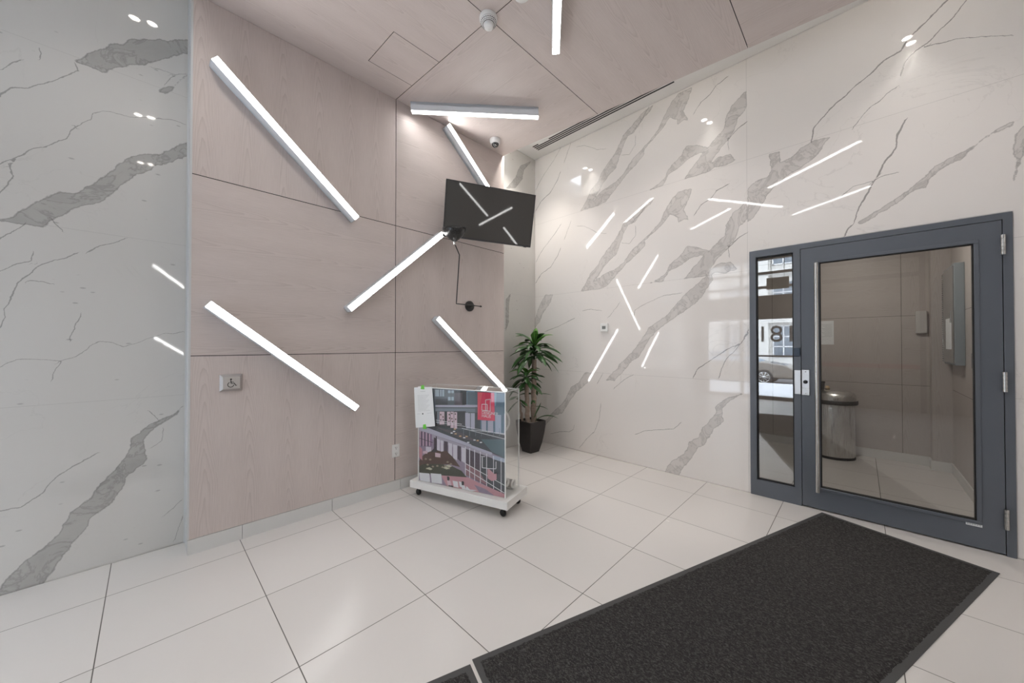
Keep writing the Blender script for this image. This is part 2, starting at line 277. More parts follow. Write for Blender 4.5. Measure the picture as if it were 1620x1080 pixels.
('white',[(0.681,0.675),(0.681,0.758),(0.686,0.758),(0.687,0.675)]),
('white',[(0.683,0.761),(0.726,0.769),(0.727,0.764),(0.684,0.756)]),
('white',[(0.729,0.766),(0.729,0.671),(0.724,0.671),(0.724,0.766)]),
('white',[(0.726,0.669),(0.684,0.67),(0.684,0.675),(0.727,0.673)]),
]
# ---------------------------------------------------------------- helpers
class MB:
    def __init__(s): s.v=[]; s.f=[]; s.m=[]; s.uv=[]; s.sm=[]
    def face(s, pts, mi=0, uv=None, smooth=False):
        b=len(s.v); s.v+= [tuple(p) for p in pts]; s.f.append(tuple(range(b,b+len(pts)))); s.m.append(mi)
        s.uv.append(uv or [(0,0)]*len(pts)); s.sm.append(smooth)
    def add(s, vs, fs, mi=0, smooth=False):
        b=len(s.v); s.v+=[tuple(p) for p in vs]
        for f in fs:
            s.f.append(tuple(b+i for i in f)); s.m.append(mi); s.uv.append([(0,0)]*len(f)); s.sm.append(smooth)
    def box(s, lo, hi, mi=0, M=None):
        x0,y0,z0=lo; x1,y1,z1=hi
        vs=[Vector(p) for p in ((x0,y0,z0),(x1,y0,z0),(x1,y1,z0),(x0,y1,z0),(x0,y0,z1),(x1,y0,z1),(x1,y1,z1),(x0,y1,z1))]
        if M is not None: vs=[M@p for p in vs]
        s.add(vs,[(0,3,2,1),(4,5,6,7),(0,1,5,4),(1,2,6,5),(2,3,7,6),(3,0,4,7)],mi)
    def tube(s, pts, r, n=12, mi=0, caps=True, radii=None):
        pts=[Vector(p) for p in pts]; rings=[]; prev=None
        for i,p in enumerate(pts):
            if i==0: t=pts[1]-p
            elif i==len(pts)-1: t=p-pts[i-1]
            else: t=(pts[i+1]-p).normalized()+(p-pts[i-1]).normalized()
            t.normalize()
            if prev is None:
                a=Vector((0,0,1)) if abs(t.z)<.9 else Vector((1,0,0)); u=t.cross(a).normalized()
            else:
                u=(prev-t*prev.dot(t)).normalized()
            prev=u; w=t.cross(u); rr=radii[i] if radii else r
            rings.append([p+(u*math.cos(2*math.pi*k/n)+w*math.sin(2*math.pi*k/n))*rr for k in range(n)])
        vs=[q for R in rings for q in R]; fs=[]
        for i in range(len(rings)-1):
            for k in range(n):
                a=i*n+k; b=i*n+(k+1)%n; fs.append((a,b,b+n,a+n))
        s.add(vs,fs,mi,True)
        if caps:
            s.add(rings[0],[tuple(reversed(range(n)))],mi); s.add(rings[-1],[tuple(range(n))],mi)
    def lathe(s, prof, n=32, mi=0, M=None, smooth=True, a0=0, a1=2*math.pi):
        full=abs(a1-a0-2*math.pi)<1e-6; m=n if full else n+1
        vs=[]
        for r,z in prof:
            for k in range(m):
                a=a0+(a1-a0)*k/n; p=Vector((r*math.cos(a),r*math.sin(a),z)); vs.append(M@p if M is not None else p)
        fs=[]
        for i in range(len(prof)-1):
            for k in range(n):
                k2=(k+1)%m
                fs.append((i*m+k,i*m+k2,(i+1)*m+k2,(i+1)*m+k))
        s.add(vs,fs,mi,smooth)
    def build(s, name, mats, parent=None, bevel=0, kind=None, label=None, merge=False):
        me=bpy.data.meshes.new(name); me.from_pydata(s.v,[],s.f)
        if not isinstance(mats,(list,tuple)): mats=[mats]
        for m in mats: me.materials.append(m)
        for p,mi,sm in zip(me.polygons,s.m,s.sm): p.material_index=mi; p.use_smooth=sm
        if any(any(u!=(0,0) for u in q) for q in s.uv):
            uvl=me.uv_layers.new(name='UVMap'); k=0
            for q in s.uv:
                for u in q: uvl.data[k].uv=u; k+=1
        if merge:
            bm=bmesh.new(); bm.from_mesh(me); bmesh.ops.remove_doubles(bm,verts=bm.verts,dist=1e-5)
            bmesh.ops.recalc_face_normals(bm,faces=bm.faces); bm.to_mesh(me); bm.free()
        me.update()
        o=bpy.data.objects.new(name,me); COL.objects.link(o)
        if parent is not None: 
            o.parent=parent
            o.matrix_parent_inverse=parent_world(parent).inverted()
        if bevel:
            b=o.modifiers.new('bevel','BEVEL'); b.width=bevel; b.segments=2; b.limit_method='ANGLE'; b.harden_normals=False
        if kind: o['kind']=kind
        if label: o['label']=label
        return o
def parent_world(p):
    return p.matrix_basis.copy() if p.parent is None else Matrix.Identity(4)
def thing(name, loc, label, cat, group=None, rot=(0,0,0)):
    o=bpy.data.objects.new(name,None); COL.objects.link(o); o.empty_display_size=.05
    o.location=loc; o.rotation_euler=rot; o['label']=label; o['category']=cat
    if group: o['group']=group
    return o
def tag(o,label,cat,group=None):
    o['label']=label; o['category']=cat
    if group: o['group']=group
    return o
def copy_tree(root, loc, rotz=None, label=None, group=None):
    r=root.copy(); COL.objects.link(r); r.location=loc
    if rotz is not None: r.rotation_euler=(0,0,rotz)
    if label: r['label']=label
    if group: r['group']=group
    for ch in list(root.children):
        c=ch.copy(); COL.objects.link(c); c.parent=r
        for g in list(ch.children):
            d=g.copy(); COL.objects.link(d); d.parent=c
    return r
def sub(o,parent):   # parent keeping a local frame: mesh is already in the parent's local coordinates
    o.parent=parent; o.matrix_parent_inverse=Matrix.Identity(4); return o

# ---------------------------------------------------------------- materials
def newmat(name):
    m=bpy.data.materials.new(name); m.use_nodes=True
    nt=m.node_tree; return m,nt,nt.nodes['Principled BSDF']
def N(nt,t,**k):
    n=nt.nodes.new(t)
    for a,b in k.items():
        if a.startswith('_'): setattr(n,a[1:],b)
        else: n.inputs[a].default_value=b
    return n
def math_(nt,op,a,b=None,c=None,clamp=False):
    n=nt.nodes.new('ShaderNodeMath'); n.operation=op; n.use_clamp=clamp
    for i,x in enumerate((a,b,c)):
        if x is None: continue
        if isinstance(x,(int,float)): n.inputs[i].default_value=x
        else: nt.links.new(x,n.inputs[i])
    return n.outputs[0]
def mixc(nt,f,a,b):
    n=nt.nodes.new('ShaderNodeMix'); n.data_type='RGBA'
    for s,x in ((0,f),(6,a),(7,b)):
        if isinstance(x,(int,float)): n.inputs[s].default_value=x
        elif isinstance(x,tuple): n.inputs[s].default_value=(*x,1) if len(x)==3 else x
        else: nt.links.new(x,n.inputs[s])
    return n.outputs[2]
def smooth(nt,x,lo,hi,inv=False):
    n=nt.nodes.new('ShaderNodeMapRange'); n.interpolation_type='SMOOTHSTEP'
    nt.links.new(x,n.inputs[0]); n.inputs[1].default_value=lo; n.inputs[2].default_value=hi
    n.inputs[3].default_value=1 if inv else 0; n.inputs[4].default_value=0 if inv else 1
    return n.outputs[0]
def plain(name,col,rough=.5,metal=0,spec=.5,bump=0,bscale=200,coat=0,emit=None,est=0):
    m,nt,b=newmat(name)
    b.inputs['Base Color'].default_value=(*col,1); b.inputs['Roughness'].default_value=rough
    b.inputs['Metallic'].default_value=metal; b.inputs['Specular IOR Level'].default_value=spec
    b.inputs['Coat Weight'].default_value=coat
    if emit: b.inputs['Emission Color'].default_value=(*emit,1); b.inputs['Emission Strength'].default_value=est
    tc=N(nt,'ShaderNodeTexCoord')
    no=N(nt,'ShaderNodeTexNoise',Scale=bscale,Detail=2); nt.links.new(tc.outputs['Object'],no.inputs['Vector'])
    r=math_(nt,'MULTIPLY_ADD',no.outputs[0],.06,max(rough-.03,0.0)); nt.links.new(r,b.inputs['Roughness'])
    if bump:
        bp=N(nt,'ShaderNodeBump',Strength=bump,Distance=.002); nt.links.new(no.outputs[0],bp.inputs['Height']); nt.links.new(bp.outputs[0],b.inputs['Normal'])
    return m
def brushed(name,col,rough=.3,axis=2):
    m,nt,b=newmat(name)
    tc=N(nt,'ShaderNodeTexCoord'); mp=N(nt,'ShaderNodeMapping'); sc=[400,400,400]; sc[axis]=6; mp.inputs['Scale'].default_value=sc
    nt.links.new(tc.outputs['Object'],mp.inputs[0]); no=N(nt,'ShaderNodeTexNoise',Scale=1,Detail=3); nt.links.new(mp.outputs[0],no.inputs['Vector'])
    b.inputs['Metallic'].default_value=1
    nt.links.new(mixc(nt,no.outputs[0],tuple(c*.85 for c in col),col),b.inputs['Base Color'])
    nt.links.new(math_(nt,'MULTIPLY_ADD',no.outputs[0],.15,rough-.07),b.inputs['Roughness'])
    return m

def wood_mat(name='washed_ash_veneer',a=(.640,.565,.535),b_=(.455,.385,.360)):
    # UV in metres, V runs along the grain; nested cathedral arches on leaves ~0.24 m wide
    m,nt,b=newmat(name)
    uv=N(nt,'ShaderNodeUVMap'); uv.uv_map='UVMap'
    sp=N(nt,'ShaderNodeSeparateXYZ'); nt.links.new(uv.outputs[0],sp.inputs[0]); u,v=sp.outputs[0],sp.outputs[1]
    warp=N(nt,'ShaderNodeTexNoise',Scale=1.3,Detail=2); 
    cb0=N(nt,'ShaderNodeCombineXYZ'); nt.links.new(math_(nt,'MULTIPLY',u,1.6),cb0.inputs[0]); nt.links.new(math_(nt,'MULTIPLY',v,.7),cb0.inputs[1]); nt.links.new(cb0.outputs[0],warp.inputs['Vector'])
    w=math_(nt,'SUBTRACT',warp.outputs[0],.5)
    uu=math_(nt,'ADD',math_(nt,'DIVIDE',u,.235),math_(nt,'MULTIPLY',w,.35))
    leaf=math_(nt,'FLOOR',uu); x=math_(nt,'SUBTRACT',math_(nt,'FRACT',uu),.5)
    lr=N(nt,'ShaderNodeTexWhiteNoise'); lr.noise_dimensions='1D'; nt.links.new(leaf,lr.inputs['W'])
    x2=math_(nt,'POWER',math_(nt,'ABSOLUTE',x),1.7)
    t=math_(nt,'ADD',math_(nt,'MULTIPLY',x2,9.0),math_(nt,'MULTIPLY',v,math_(nt,'MULTIPLY_ADD',lr.outputs[0],.5,.75)))
    t=math_(nt,'ADD',t,math_(nt,'MULTIPLY',w,1.3)); t=math_(nt,'ADD',t,math_(nt,'MULTIPLY',lr.outputs[0],3))
    wob=N(nt,'ShaderNodeTexNoise',Scale=1,Detail=3)
    cb1=N(nt,'ShaderNodeCombineXYZ'); nt.links.new(math_(nt,'MULTIPLY',u,38),cb1.inputs[0]); nt.links.new(math_(nt,'MULTIPLY',v,2.5),cb1.inputs[1]); nt.links.new(cb1.outputs[0],wob.inputs['Vector'])
    t=math_(nt,'ADD',t,math_(nt,'MULTIPLY',wob.outputs[0],.22))
    ring=math_(nt,'FRACT',math_(nt,'MULTIPLY',t,5.0))
    ring=math_(nt,'POWER',ring,4.0)
    fine=N(nt,'ShaderNodeTexNoise',Scale=1,Detail=5,Roughness=.65)
    cb2=N(nt,'ShaderNodeCombineXYZ'); nt.links.new(math_(nt,'MULTIPLY',u,260),cb2.inputs[0]); nt.links.new(math_(nt,'MULTIPLY',v,7),cb2.inputs[1]); nt.links.new(cb2.outputs[0],fine.inputs['Vector'])
    fg=smooth(nt,fine.outputs[0],.35,.75)
    fade=smooth(nt,math_(nt,'ABSOLUTE',x),.12,.46,True)
    f=math_(nt,'ADD',math_(nt,'MULTIPLY',math_(nt,'MULTIPLY',ring,fade),.48),math_(nt,'MULTIPLY',fg,.30),clamp=True)
    big=math_(nt,'MULTIPLY_ADD',warp.outputs[0],.16,.92)
    c=mixc(nt,f,a,b_)
    hs=N(nt,'ShaderNodeHueSaturation'); nt.links.new(big,hs.inputs['Value']); nt.links.new(c,hs.inputs['Color'])
    nt.links.new(hs.outputs[0],b.inputs['Base Color'])
    b.inputs['Roughness'].default_value=.42; b.inputs['Specular IOR Level'].default_value=.35
    bp=N(nt,'ShaderNodeBump',Strength=.12,Distance=.001); nt.links.new(fg,bp.inputs['Height']); nt.links.new(bp.outputs[0],b.inputs['Normal'])
    return m

def marble_mat(name,base,band,jx,axis,fa=.12,hs_=.55):
    # 'band' and 'hair' hold the distance in metres to the drawn vein outlines / hairlines
    m,nt,b=newmat(name)
    tc=N(nt,'ShaderNodeTexCoord'); ob=tc.outputs['Object']
    at1=N(nt,'ShaderNodeAttribute'); at1.attribute_name='band'
    at2=N(nt,'ShaderNodeAttribute'); at2.attribute_name='hair'
    n1=N(nt,'ShaderNodeTexNoise',Scale=22,Detail=6,Roughness=.6); nt.links.new(ob,n1.inputs['Vector'])
    n2=N(nt,'ShaderNodeTexNoise',Scale=5,Detail=8,Roughness=.62,Distortion=1.6); nt.links.new(ob,n2.inputs['Vector'])
    n3=N(nt,'ShaderNodeTexNoise',Scale=1.2,Detail=3); nt.links.new(ob,n3.inputs['Vector'])
    d=math_(nt,'ADD',at1.outputs['Fac'],math_(nt,'MULTIPLY',math_(nt,'SUBTRACT',n1.outputs[0],.5),.035))
    inside=smooth(nt,d,-.003,.003,True)
    edge=smooth(nt,math_(nt,'ABSOLUTE',d),.0012,.005,True)
    at3=N(nt,'ShaderNodeAttribute'); at3.attribute_name='hair_side'
    at4=N(nt,'ShaderNodeAttribute'); at4.attribute_name='hair_width'
    hd=math_(nt,'ABSOLUTE',math_(nt,'ADD',at3.outputs['Fac'],math_(nt,'MULTIPLY',math_(nt,'SUBTRACT',n1.outputs[0],.5),.022)))
    wv=N(nt,'ShaderNodeTexNoise',Scale=9,Detail=3); nt.links.new(ob,wv.inputs['Vector'])
    hd=math_(nt,'SUBTRACT',hd,math_(nt,'MULTIPLY',at4.outputs['Fac'],math_(nt,'MULTIPLY_ADD',wv.outputs[0],2.4,-.35)))
    hair=math_(nt,'MULTIPLY',smooth(nt,hd,-.0004,.0018,True),smooth(nt,at2.outputs['Fac'],.012,.018,True))
    # swirls inside the broad veins
    sw=smooth(nt,math_(nt,'ABSOLUTE',math_(nt,'SUBTRACT',n2.outputs[0],.5)),.0,.045,True)
    # faint background veining and specks
    mp=N(nt,'ShaderNodeMapping'); mp.inputs['Rotation'].default_value=((.7,0,0) if axis=='x' else (0,.7,0)); nt.links.new(ob,mp.inputs[0])
    n4=N(nt,'ShaderNodeTexNoise',Scale=1.6,Detail=7,Roughness=.55,Distortion=.8); nt.links.new(mp.outputs[0],n4.inputs['Vector'])
    faint=smooth(nt,math_(nt,'ABSOLUTE',math_(nt,'SUBTRACT',n4.outputs[0],.5)),.0,.006,True)
    faint=math_(nt,'MULTIPLY',faint,smooth(nt,n3.outputs[0],.46,.6))
    mp2=N(nt,'ShaderNodeMapping'); mp2.inputs['Rotation'].default_value=((.75,0,0) if axis=='x' else (0,-.75,0)); mp2.inputs['Scale'].default_value=(14,14,36) if axis=='x' else (14,14,36)
    nt.links.new(ob,mp2.inputs[0])
    vo=N(nt,'ShaderNodeTexVoronoi',Scale=1); nt.links.new(mp2.outputs[0],vo.inputs['Vector'])
    sel=N(nt,'ShaderNodeSeparateColor'); nt.links.new(vo.outputs['Color'],sel.inputs[0])
    speck=math_(nt,'MULTIPLY',smooth(nt,vo.outputs['Distance'],.10,.22,True),math_(nt,'GREATER_THAN',sel.outputs[0],.90))
    c=mixc(nt,math_(nt,'MULTIPLY',n3.outputs[0],.5),base,tuple(x*.93 for x in base))
    c=mixc(nt,math_(nt,'MULTIPLY',faint,fa),c,band)
    c=mixc(nt,math_(nt,'MULTIPLY',speck,.42),c,tuple(x*.6 for x in band))
    inner=mixc(nt,math_(nt,'MULTIPLY',sw,.55),mixc(nt,n2.outputs[0],band,tuple(min(1,x*1.55) for x in band)),tuple(x*.72 for x in band))
    c=mixc(nt,math_(nt,'MULTIPLY',inside,.86),c,inner)
    c=mixc(nt,math_(nt,'MULTIPLY',edge,.40),c,tuple(x*.42 for x in band))
    c=mixc(nt,math_(nt,'MULTIPLY',hair,hs_),c,tuple(x*.42 for x in band))
    # joints between slabs
    sp=N(nt,'ShaderNodeSeparateXYZ'); nt.links.new(ob,sp.inputs[0])
    jm=None
    for z in (1.003,2.02,3.04):
        k=math_(nt,'LESS_THAN',math_(nt,'ABSOLUTE',math_(nt,'SUBTRACT',sp.outputs[2],z)),.0011); jm=k if jm is None else math_(nt,'MAXIMUM',jm,k)
    for x in jx:
        k=math_(nt,'LESS_THAN',math_(nt,'ABSOLUTE',math_(nt,'SUBTRACT',sp.outputs[1 if axis=='x' else 0],x)),.0011); jm=k if jm is None else math_(nt,'MAXIMUM',jm,k)
    c=mixc(nt,math_(nt,'MULTIPLY',jm,.55),c,(.30,.28,.27))
    nt.links.new(c,b.inputs['Base Color'])
    nt.links.new(math_(nt,'MULTIPLY_ADD',jm,.4,.035),b.inputs['Roughness'])
    b.inputs['IOR'].default_value=1.52
    b.inputs['Specular IOR Level'].default_value=.62
    n5=N(nt,'ShaderNodeTexNoise',Scale=1.1,Detail=1); nt.links.new(ob,n5.inputs['Vector'])
    bp=N(nt,'ShaderNodeBump',Strength=.25,Distance=.012); nt.links.new(n5.outputs[0],bp.inputs['Height']); nt.links.new(bp.outputs[0],b.inputs['Normal'])
    return m

def floor_mat():
    m,nt,b=newmat('pale_porcelain_tile')
    tc=N(nt,'ShaderNodeTexCoord'); sp=N(nt,'ShaderNodeSeparateXYZ'); nt.links.new(tc.outputs['Object'],sp.inputs[0])
    def grid(o,off):
        g=math_(nt,'FRACT',math_(nt,'DIVIDE',math_(nt,'SUBTRACT',o,off-60),.6))
        return math_(nt,'MULTIPLY',math_(nt,'SUBTRACT',.5,math_(nt,'ABSOLUTE',math_(nt,'SUBTRACT',g,.5))),.6)
    gx=grid(sp.outputs[0],-.152); gy=grid(sp.outputs[1],2.880)
    gr=smooth(nt,math_(nt,'MINIMUM',gx,gy),.0012,.0028,True)
    fx=math_(nt,'FLOOR',math_(nt,'DIVIDE',math_(nt,'SUBTRACT',sp.outputs[0],-.152),.6)); fy=math_(nt,'FLOOR',math_(nt,'DIVIDE',math_(nt,'SUBTRACT',sp.outputs[1],2.88),.6))
    cb=N(nt,'ShaderNodeCombineXYZ'); nt.links.new(fx,cb.inputs[0]); nt.links.new(fy,cb.inputs[1])
    wnz=N(nt,'ShaderNodeTexWhiteNoise'); nt.links.new(cb.outputs[0],wnz.inputs['Vector'])
    c=mixc(nt,wnz.outputs[0],(.735,.707,.683),(.705,.677,.653))
    no=N(nt,'ShaderNodeTexNoise',Scale=3,Detail=5); nt.links.new(tc.outputs['Object'],no.inputs['Vector'])
    c=mixc(nt,math_(nt,'MULTIPLY',no.outputs[0],.12),c,(.55,.53,.51))
    sc=N(nt,'ShaderNodeTexNoise',Scale=90,Detail=3); nt.links.new(tc.outputs['Object'],sc.inputs['Vector'])
    c=mixc(nt,gr,c,(.13,.12,.11))
    nt.links.new(c,b.inputs['Base Color'])
    nt.links.new(math_(nt,'MULTIPLY_ADD',no.outputs[0],.10,math_(nt,'MULTIPLY_ADD',gr,.4,.20)),b.inputs['Roughness'])
    b.inputs['Specular IOR Level'].default_value=.40
    bp=N(nt,'ShaderNodeBump',Strength=.5,Distance=.001); bp.invert=True; nt.links.new(gr,bp.inputs['Height']); nt.links.new(bp.outputs[0],b.inputs['Normal'])
    return m

def glass_mat(name,tint=(.90,.93,.92),f0=.04,mult=1.0,top=1.0):
    # thin sheet: Schlick reflection from the facing angle, straight-through transmission
    m=bpy.data.materials.new(name); m.use_nodes=True; nt=m.node_tree; nt.nodes.remove(nt.nodes['Principled BSDF'])
    out=nt.nodes['Material Output']
    tr=N(nt,'ShaderNodeBsdfTransparent'); tr.inputs[0].default_value=(*tint,1)
    gl=N(nt,'ShaderNodeBsdfGlossy',Roughness=.0); gl.inputs[0].default_value=(1,1,1,1)
    ge=N(nt,'ShaderNodeNewGeometry'); vm=N(nt,'ShaderNodeVectorMath'); vm.operation='DOT_PRODUCT'
    nt.links.new(ge.outputs['Incoming'],vm.inputs[0]); nt.links.new(ge.outputs['Normal'],vm.inputs[1])
    c=math_(nt,'ABSOLUTE',vm.outputs['Value']); p=math_(nt,'POWER',math_(nt,'SUBTRACT',1.0,c,clamp=True),5.0)
    fx=math_(nt,'MULTIPLY',math_(nt,'MULTIPLY_ADD',p,1-f0,f0),mult,clamp=True)
    mx=N(nt,'ShaderNodeMixShader'); nt.links.new(fx,mx.inputs[0]); nt.links.new(tr.outputs[0],mx.inputs[1]); nt.links.new(gl.outputs[0],mx.inputs[2])
    nt.links.new(mx.outputs[0],out.inputs[0]); return m

def carpet_mat():
    m,nt,b=newmat('ribbed_mat_pile')
    tc=N(nt,'ShaderNodeTexCoord'); mp=N(nt,'ShaderNodeMapping'); mp.inputs['Scale'].default_value=(150,80,1); nt.links.new(tc.outputs['Object'],mp.inputs[0])
    n1=N(nt,'ShaderNodeTexNoise',Scale=1,Detail=4,Distortion=1.2); nt.links.new(mp.outputs[0],n1.inputs['Vector'])
    n2=N(nt,'ShaderNodeTexNoise',Scale=3,Detail=5); nt.links.new(tc.outputs['Object'],n2.inputs['Vector'])
    n3=N(nt,'ShaderNodeTexNoise',Scale=420,Detail=2); nt.links.new(tc.outputs['Object'],n3.inputs['Vector'])
    r=smooth(nt,n1.outputs[0],.42,.70)
    c=mixc(nt,r,(.028,.027,.027),(.105,.100,.097))
    c=mixc(nt,math_(nt,'MULTIPLY',smooth(nt,n3.outputs[0],.6,.75),.35),c,(.16,.15,.145))
    c=mixc(nt,math_(nt,'MULTIPLY',n2.outputs[0],.25),c,(.05,.046,.043))
    nt.links.new(c,b.inputs['Base Color']); b.inputs['Roughness'].default_value=.95; b.inputs['Specular IOR Level'].default_value=.15
    bp=N(nt,'ShaderNodeBump',Strength=.8,Distance=.006); nt.links.new(math_(nt,'ADD',n1.outputs[0],math_(nt,'MULTIPLY',n3.outputs[0],.3)),bp.inputs['Height']); nt.links.new(bp.outputs[0],b.inputs['Normal'])
    return m

def leaf_mat(name,a,b_):
    m,nt,b=newmat(name)
    uv=N(nt,'ShaderNodeUVMap'); uv.uv_map='UVMap'; sp=N(nt,'ShaderNodeSeparateXYZ'); nt.links.new(uv.outputs[0],sp.inputs[0])
    mid=smooth(nt,math_(nt,'ABSOLUTE',math_(nt,'SUBTRACT',sp.outputs[0],.5)),.02,.10,True)
    mg=smooth(nt,math_(nt,'ABSOLUTE',math_(nt,'SUBTRACT',sp.outputs[0],.5)),.36,.5)
    st=N(nt,'ShaderNodeTexNoise',Scale=1,Detail=2); mp=N(nt,'ShaderNodeMapping'); mp.inputs['Scale'].default_value=(30,2,1); nt.links.new(uv.outputs[0],mp.inputs[0]); nt.links.new(mp.outputs[0],st.inputs['Vector'])
    c=mixc(nt,st.outputs[0],a,b_); c=mixc(nt,math_(nt,'MULTIPLY',mid,.5),c,tuple(min(1,x*2.2) for x in b_)); c=mixc(nt,math_(nt,'MULTIPLY',mg,.35),c,tuple(x*.4 for x in a))
    nt.links.new(c,b.inputs['Base Color']); b.inputs['Roughness'].default_value=.36
    b.inputs['Subsurface Weight'].default_value=0
    return m
def bark_mat():
    m,nt,b=newmat('tan_cane_bark')
    tc=N(nt,'ShaderNodeTexCoord'); mp=N(nt,'ShaderNodeMapping'); mp.inputs['Scale'].default_value=(18,18,60); nt.links.new(tc.outputs['Object'],mp.inputs[0])
    n=N(nt,'ShaderNodeTexNoise',Scale=1,Detail=4); nt.links.new(mp.outputs[0],n.inputs['Vector'])
    nt.links.new(mixc(nt,n.outputs[0],(.20,.145,.11),(.46,.37,.31)),b.inputs['Base Color']); b.inputs['Roughness'].default_value=.8
    bp=N(nt,'ShaderNodeBump',Strength=.5,Distance=.004); nt.links.new(n.outputs[0],bp.inputs['Height']); nt.links.new(bp.outputs[0],b.inputs['Normal'])
    return m

WOOD=wood_mat()
FLOOR=floor_mat()
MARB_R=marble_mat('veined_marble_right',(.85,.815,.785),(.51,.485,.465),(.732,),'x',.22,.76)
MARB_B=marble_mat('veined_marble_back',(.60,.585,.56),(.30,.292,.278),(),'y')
GLASS=glass_mat('door_glass',(.90,.90,.89),.05,1.3)
GLASS_F=glass_mat('street_glass',(.98,.99,1),.03,1.0)
FRAME=plain('blue_grey_paint',(.118,.132,.155),.38,spec=.5)
BLACK=plain('black_rubber',(.012,.012,.012),.6)
GAP=plain('shadow_gap_backing',(.030,.026,.024),.9)
BASET=plain('grey_skirting_tile',(.68,.68,.665),.35)
WHITE=plain('white_paint',(.80,.79,.775),.55)
WHITEP=plain('white_plastic',(.82,.82,.81),.35)
HOUS=plain('anodised_light_housing',(.80,.83,.86),.4)
EMIT=plain('bar_diffuser',(.95,.95,.95),.6,emit=(1,.985,.965),est=BAR_POWER)
EMITS=plain('downlight_lens',(.95,.95,.95),.5,emit=(1,.93,.84),est=SPOT_POWER)
STEEL=brushed('brushed_steel',(.66,.65,.63),.28)
STEELH=brushed('brushed_steel_plate',(.62,.61,.60),.32,axis=0)
CHROME=plain('polished_steel',(.75,.75,.74),.12,metal=1)
DARK=plain('dark_plastic',(.02,.02,.022),.3)
SCREEN=plain('lcd_screen',(.080,.077,.072),.03,spec=.35)
BLACKM=plain('black_enamel',(.012,.012,.013),.28,spec=.6)
TRIMG=plain('pale_edge_trim',(.60,.61,.61),.35)
SOIL=plain('pale_potting_stones',(.42,.38,.34),.9,bump=1,bscale=90)
POT=plain('dark_planter',(.022,.019,.018),.5,bump=.3,bscale=60)
LEAF=leaf_mat('dark_green_leaf',(.016,.055,.016),(.055,.135,.040))
LEAFL=leaf_mat('fresh_green_leaf',(.06,.17,.03),(.13,.30,.06))
BARK=bark_mat()
CARPET=carpet_mat()
RUBBER=plain('mat_rubber_edge',(.060,.060,.060),.6,bump=.4,bscale=300)
ACRYL=glass_mat('clear_acrylic',(.985,.988,.985),.025,1.0)
ACRE=plain('acrylic_edge',(.88,.90,.89),.2,spec=.8)
BOARDW=plain('scuffed_white_board',(.80,.79,.77),.45,bump=.4,bscale=30)
PAPER=plain('white_paper',(.80,.82,.83),.8)
INK=plain('printed_grey_text',(.45,.47,.48),.8)
TAPE=plain('green_masking_tape',(.16,.60,.07),.6)
STONEF=plain('lobby_white_wall',(.66,.655,.64),.5)
PC={k:plain('print_'+k,c,.35) for k,c in {
'slate':(.105,.125,.150),'slatedk':(.050,.060,.072),'slatelt':(.20,.235,.28),'blue':(.085,.155,.225),'blue2':(.11,.15,.185),'bluelt':(.20,.33,.45),'sky':(.34,.42,.49),'dark':(.030,.032,.038),
'mauvedk':(.095,.080,.095),'lav':(.47,.46,.57),'pinkw':(.66,.50,.57),'brown':(.10,.055,.045),'lavblue':(.40,.45,.58),'teal':(.085,.14,.17),'white':(.76,.76,.80),'gold':(.65,.40,.22),
'mauve':(.30,.24,.33),'lavmid':(.40,.36,.45),'purple':(.26,.17,.28),'purpledk':(.075,.055,.080),'lavwhite':(.66,.62,.70),'pinkdk':(.27,.14,.17),'pink':(.56,.29,.33),'green':(.055,.060,.040),'greydk':(.045,.040,.050),
'tan':(.30,.24,.19),'cream':(.55,.53,.42),'red':(.76,.045,.11),'redpink':(.68,.03,.09),'redlt':(.80,.12,.16)}.items()}

# ---------------------------------------------------------------- the room shell
def panel_uv(mb,pts,udir,vdir,off=(0,0),mi=0):
    mb.face(pts,mi,[(Vector(p).dot(udir)+off[0],Vector(p).dot(vdir)+off[1]) for p in pts])

# floor
mb=MB(); mb.face([(XF-.1,YR-.1,0),(6.2,YR-.1,0),(6.2,YB+.1,0),(XF-.1,YB+.1,0)]); mb.face([(XF-.1,YR-.1,-.1),(XF-.1,YB+.1,-.1),(6.2,YB+.1,-.1),(6.2,YR-.1,-.1)])
mb.build('floor',FLOOR,kind='structure')

# marble walls: fine quad grids that carry the vein outlines as distances
def seg_dist(P,pts,closed):
    pts=np.array(pts,float); best=np.full(len(P),9.0); par=np.zeros(len(P),bool)
    n=len(pts)
    for i in range(n if closed else n-1):
        a=pts[i]; b=pts[(i+1)%n]; d=b-a; L=max(d@d,1e-12)
        t=np.clip(((P-a)@d)/L,0,1); q=P-(a+t[:,None]*d); best=np.minimum(best,np.sqrt((q*q).sum(1)))
        if closed:
            c=((a[1]>P[:,1])!=(b[1]>P[:,1]))
            with np.errstate(divide='ignore',invalid='ignore'):
                xi=a[0]+(P[:,1]-a[1])*(b[0]-a[0])/(b[1]-a[1]+1e-15)
            par^=(c&(P[:,0]<xi))
    return np.where(par,-best,best) if closed else best
def line_field(P,pts):
    # distance and side (signed distance) to the nearest stretch of an open polyline
    pts=np.array(pts,float); best=np.full(len(P),9.0); sd=np.full(len(P),9.0)
    for a,b in zip(pts,pts[1:]):
        d=b-a; L=max(d@d,1e-12); t=np.clip(((P-a)@d)/L,0,1); q=P-(a+t[:,None]*d); r=np.sqrt((q*q).sum(1))
        c=(d[0]*(P[:,1]-a[1])-d[1]*(P[:,0]-a[0]))/math.sqrt(L); k=r<best
        best=np.where(k,r,best); sd=np.where(k,np.where(c<0,-r,r),sd)
    return best,sd
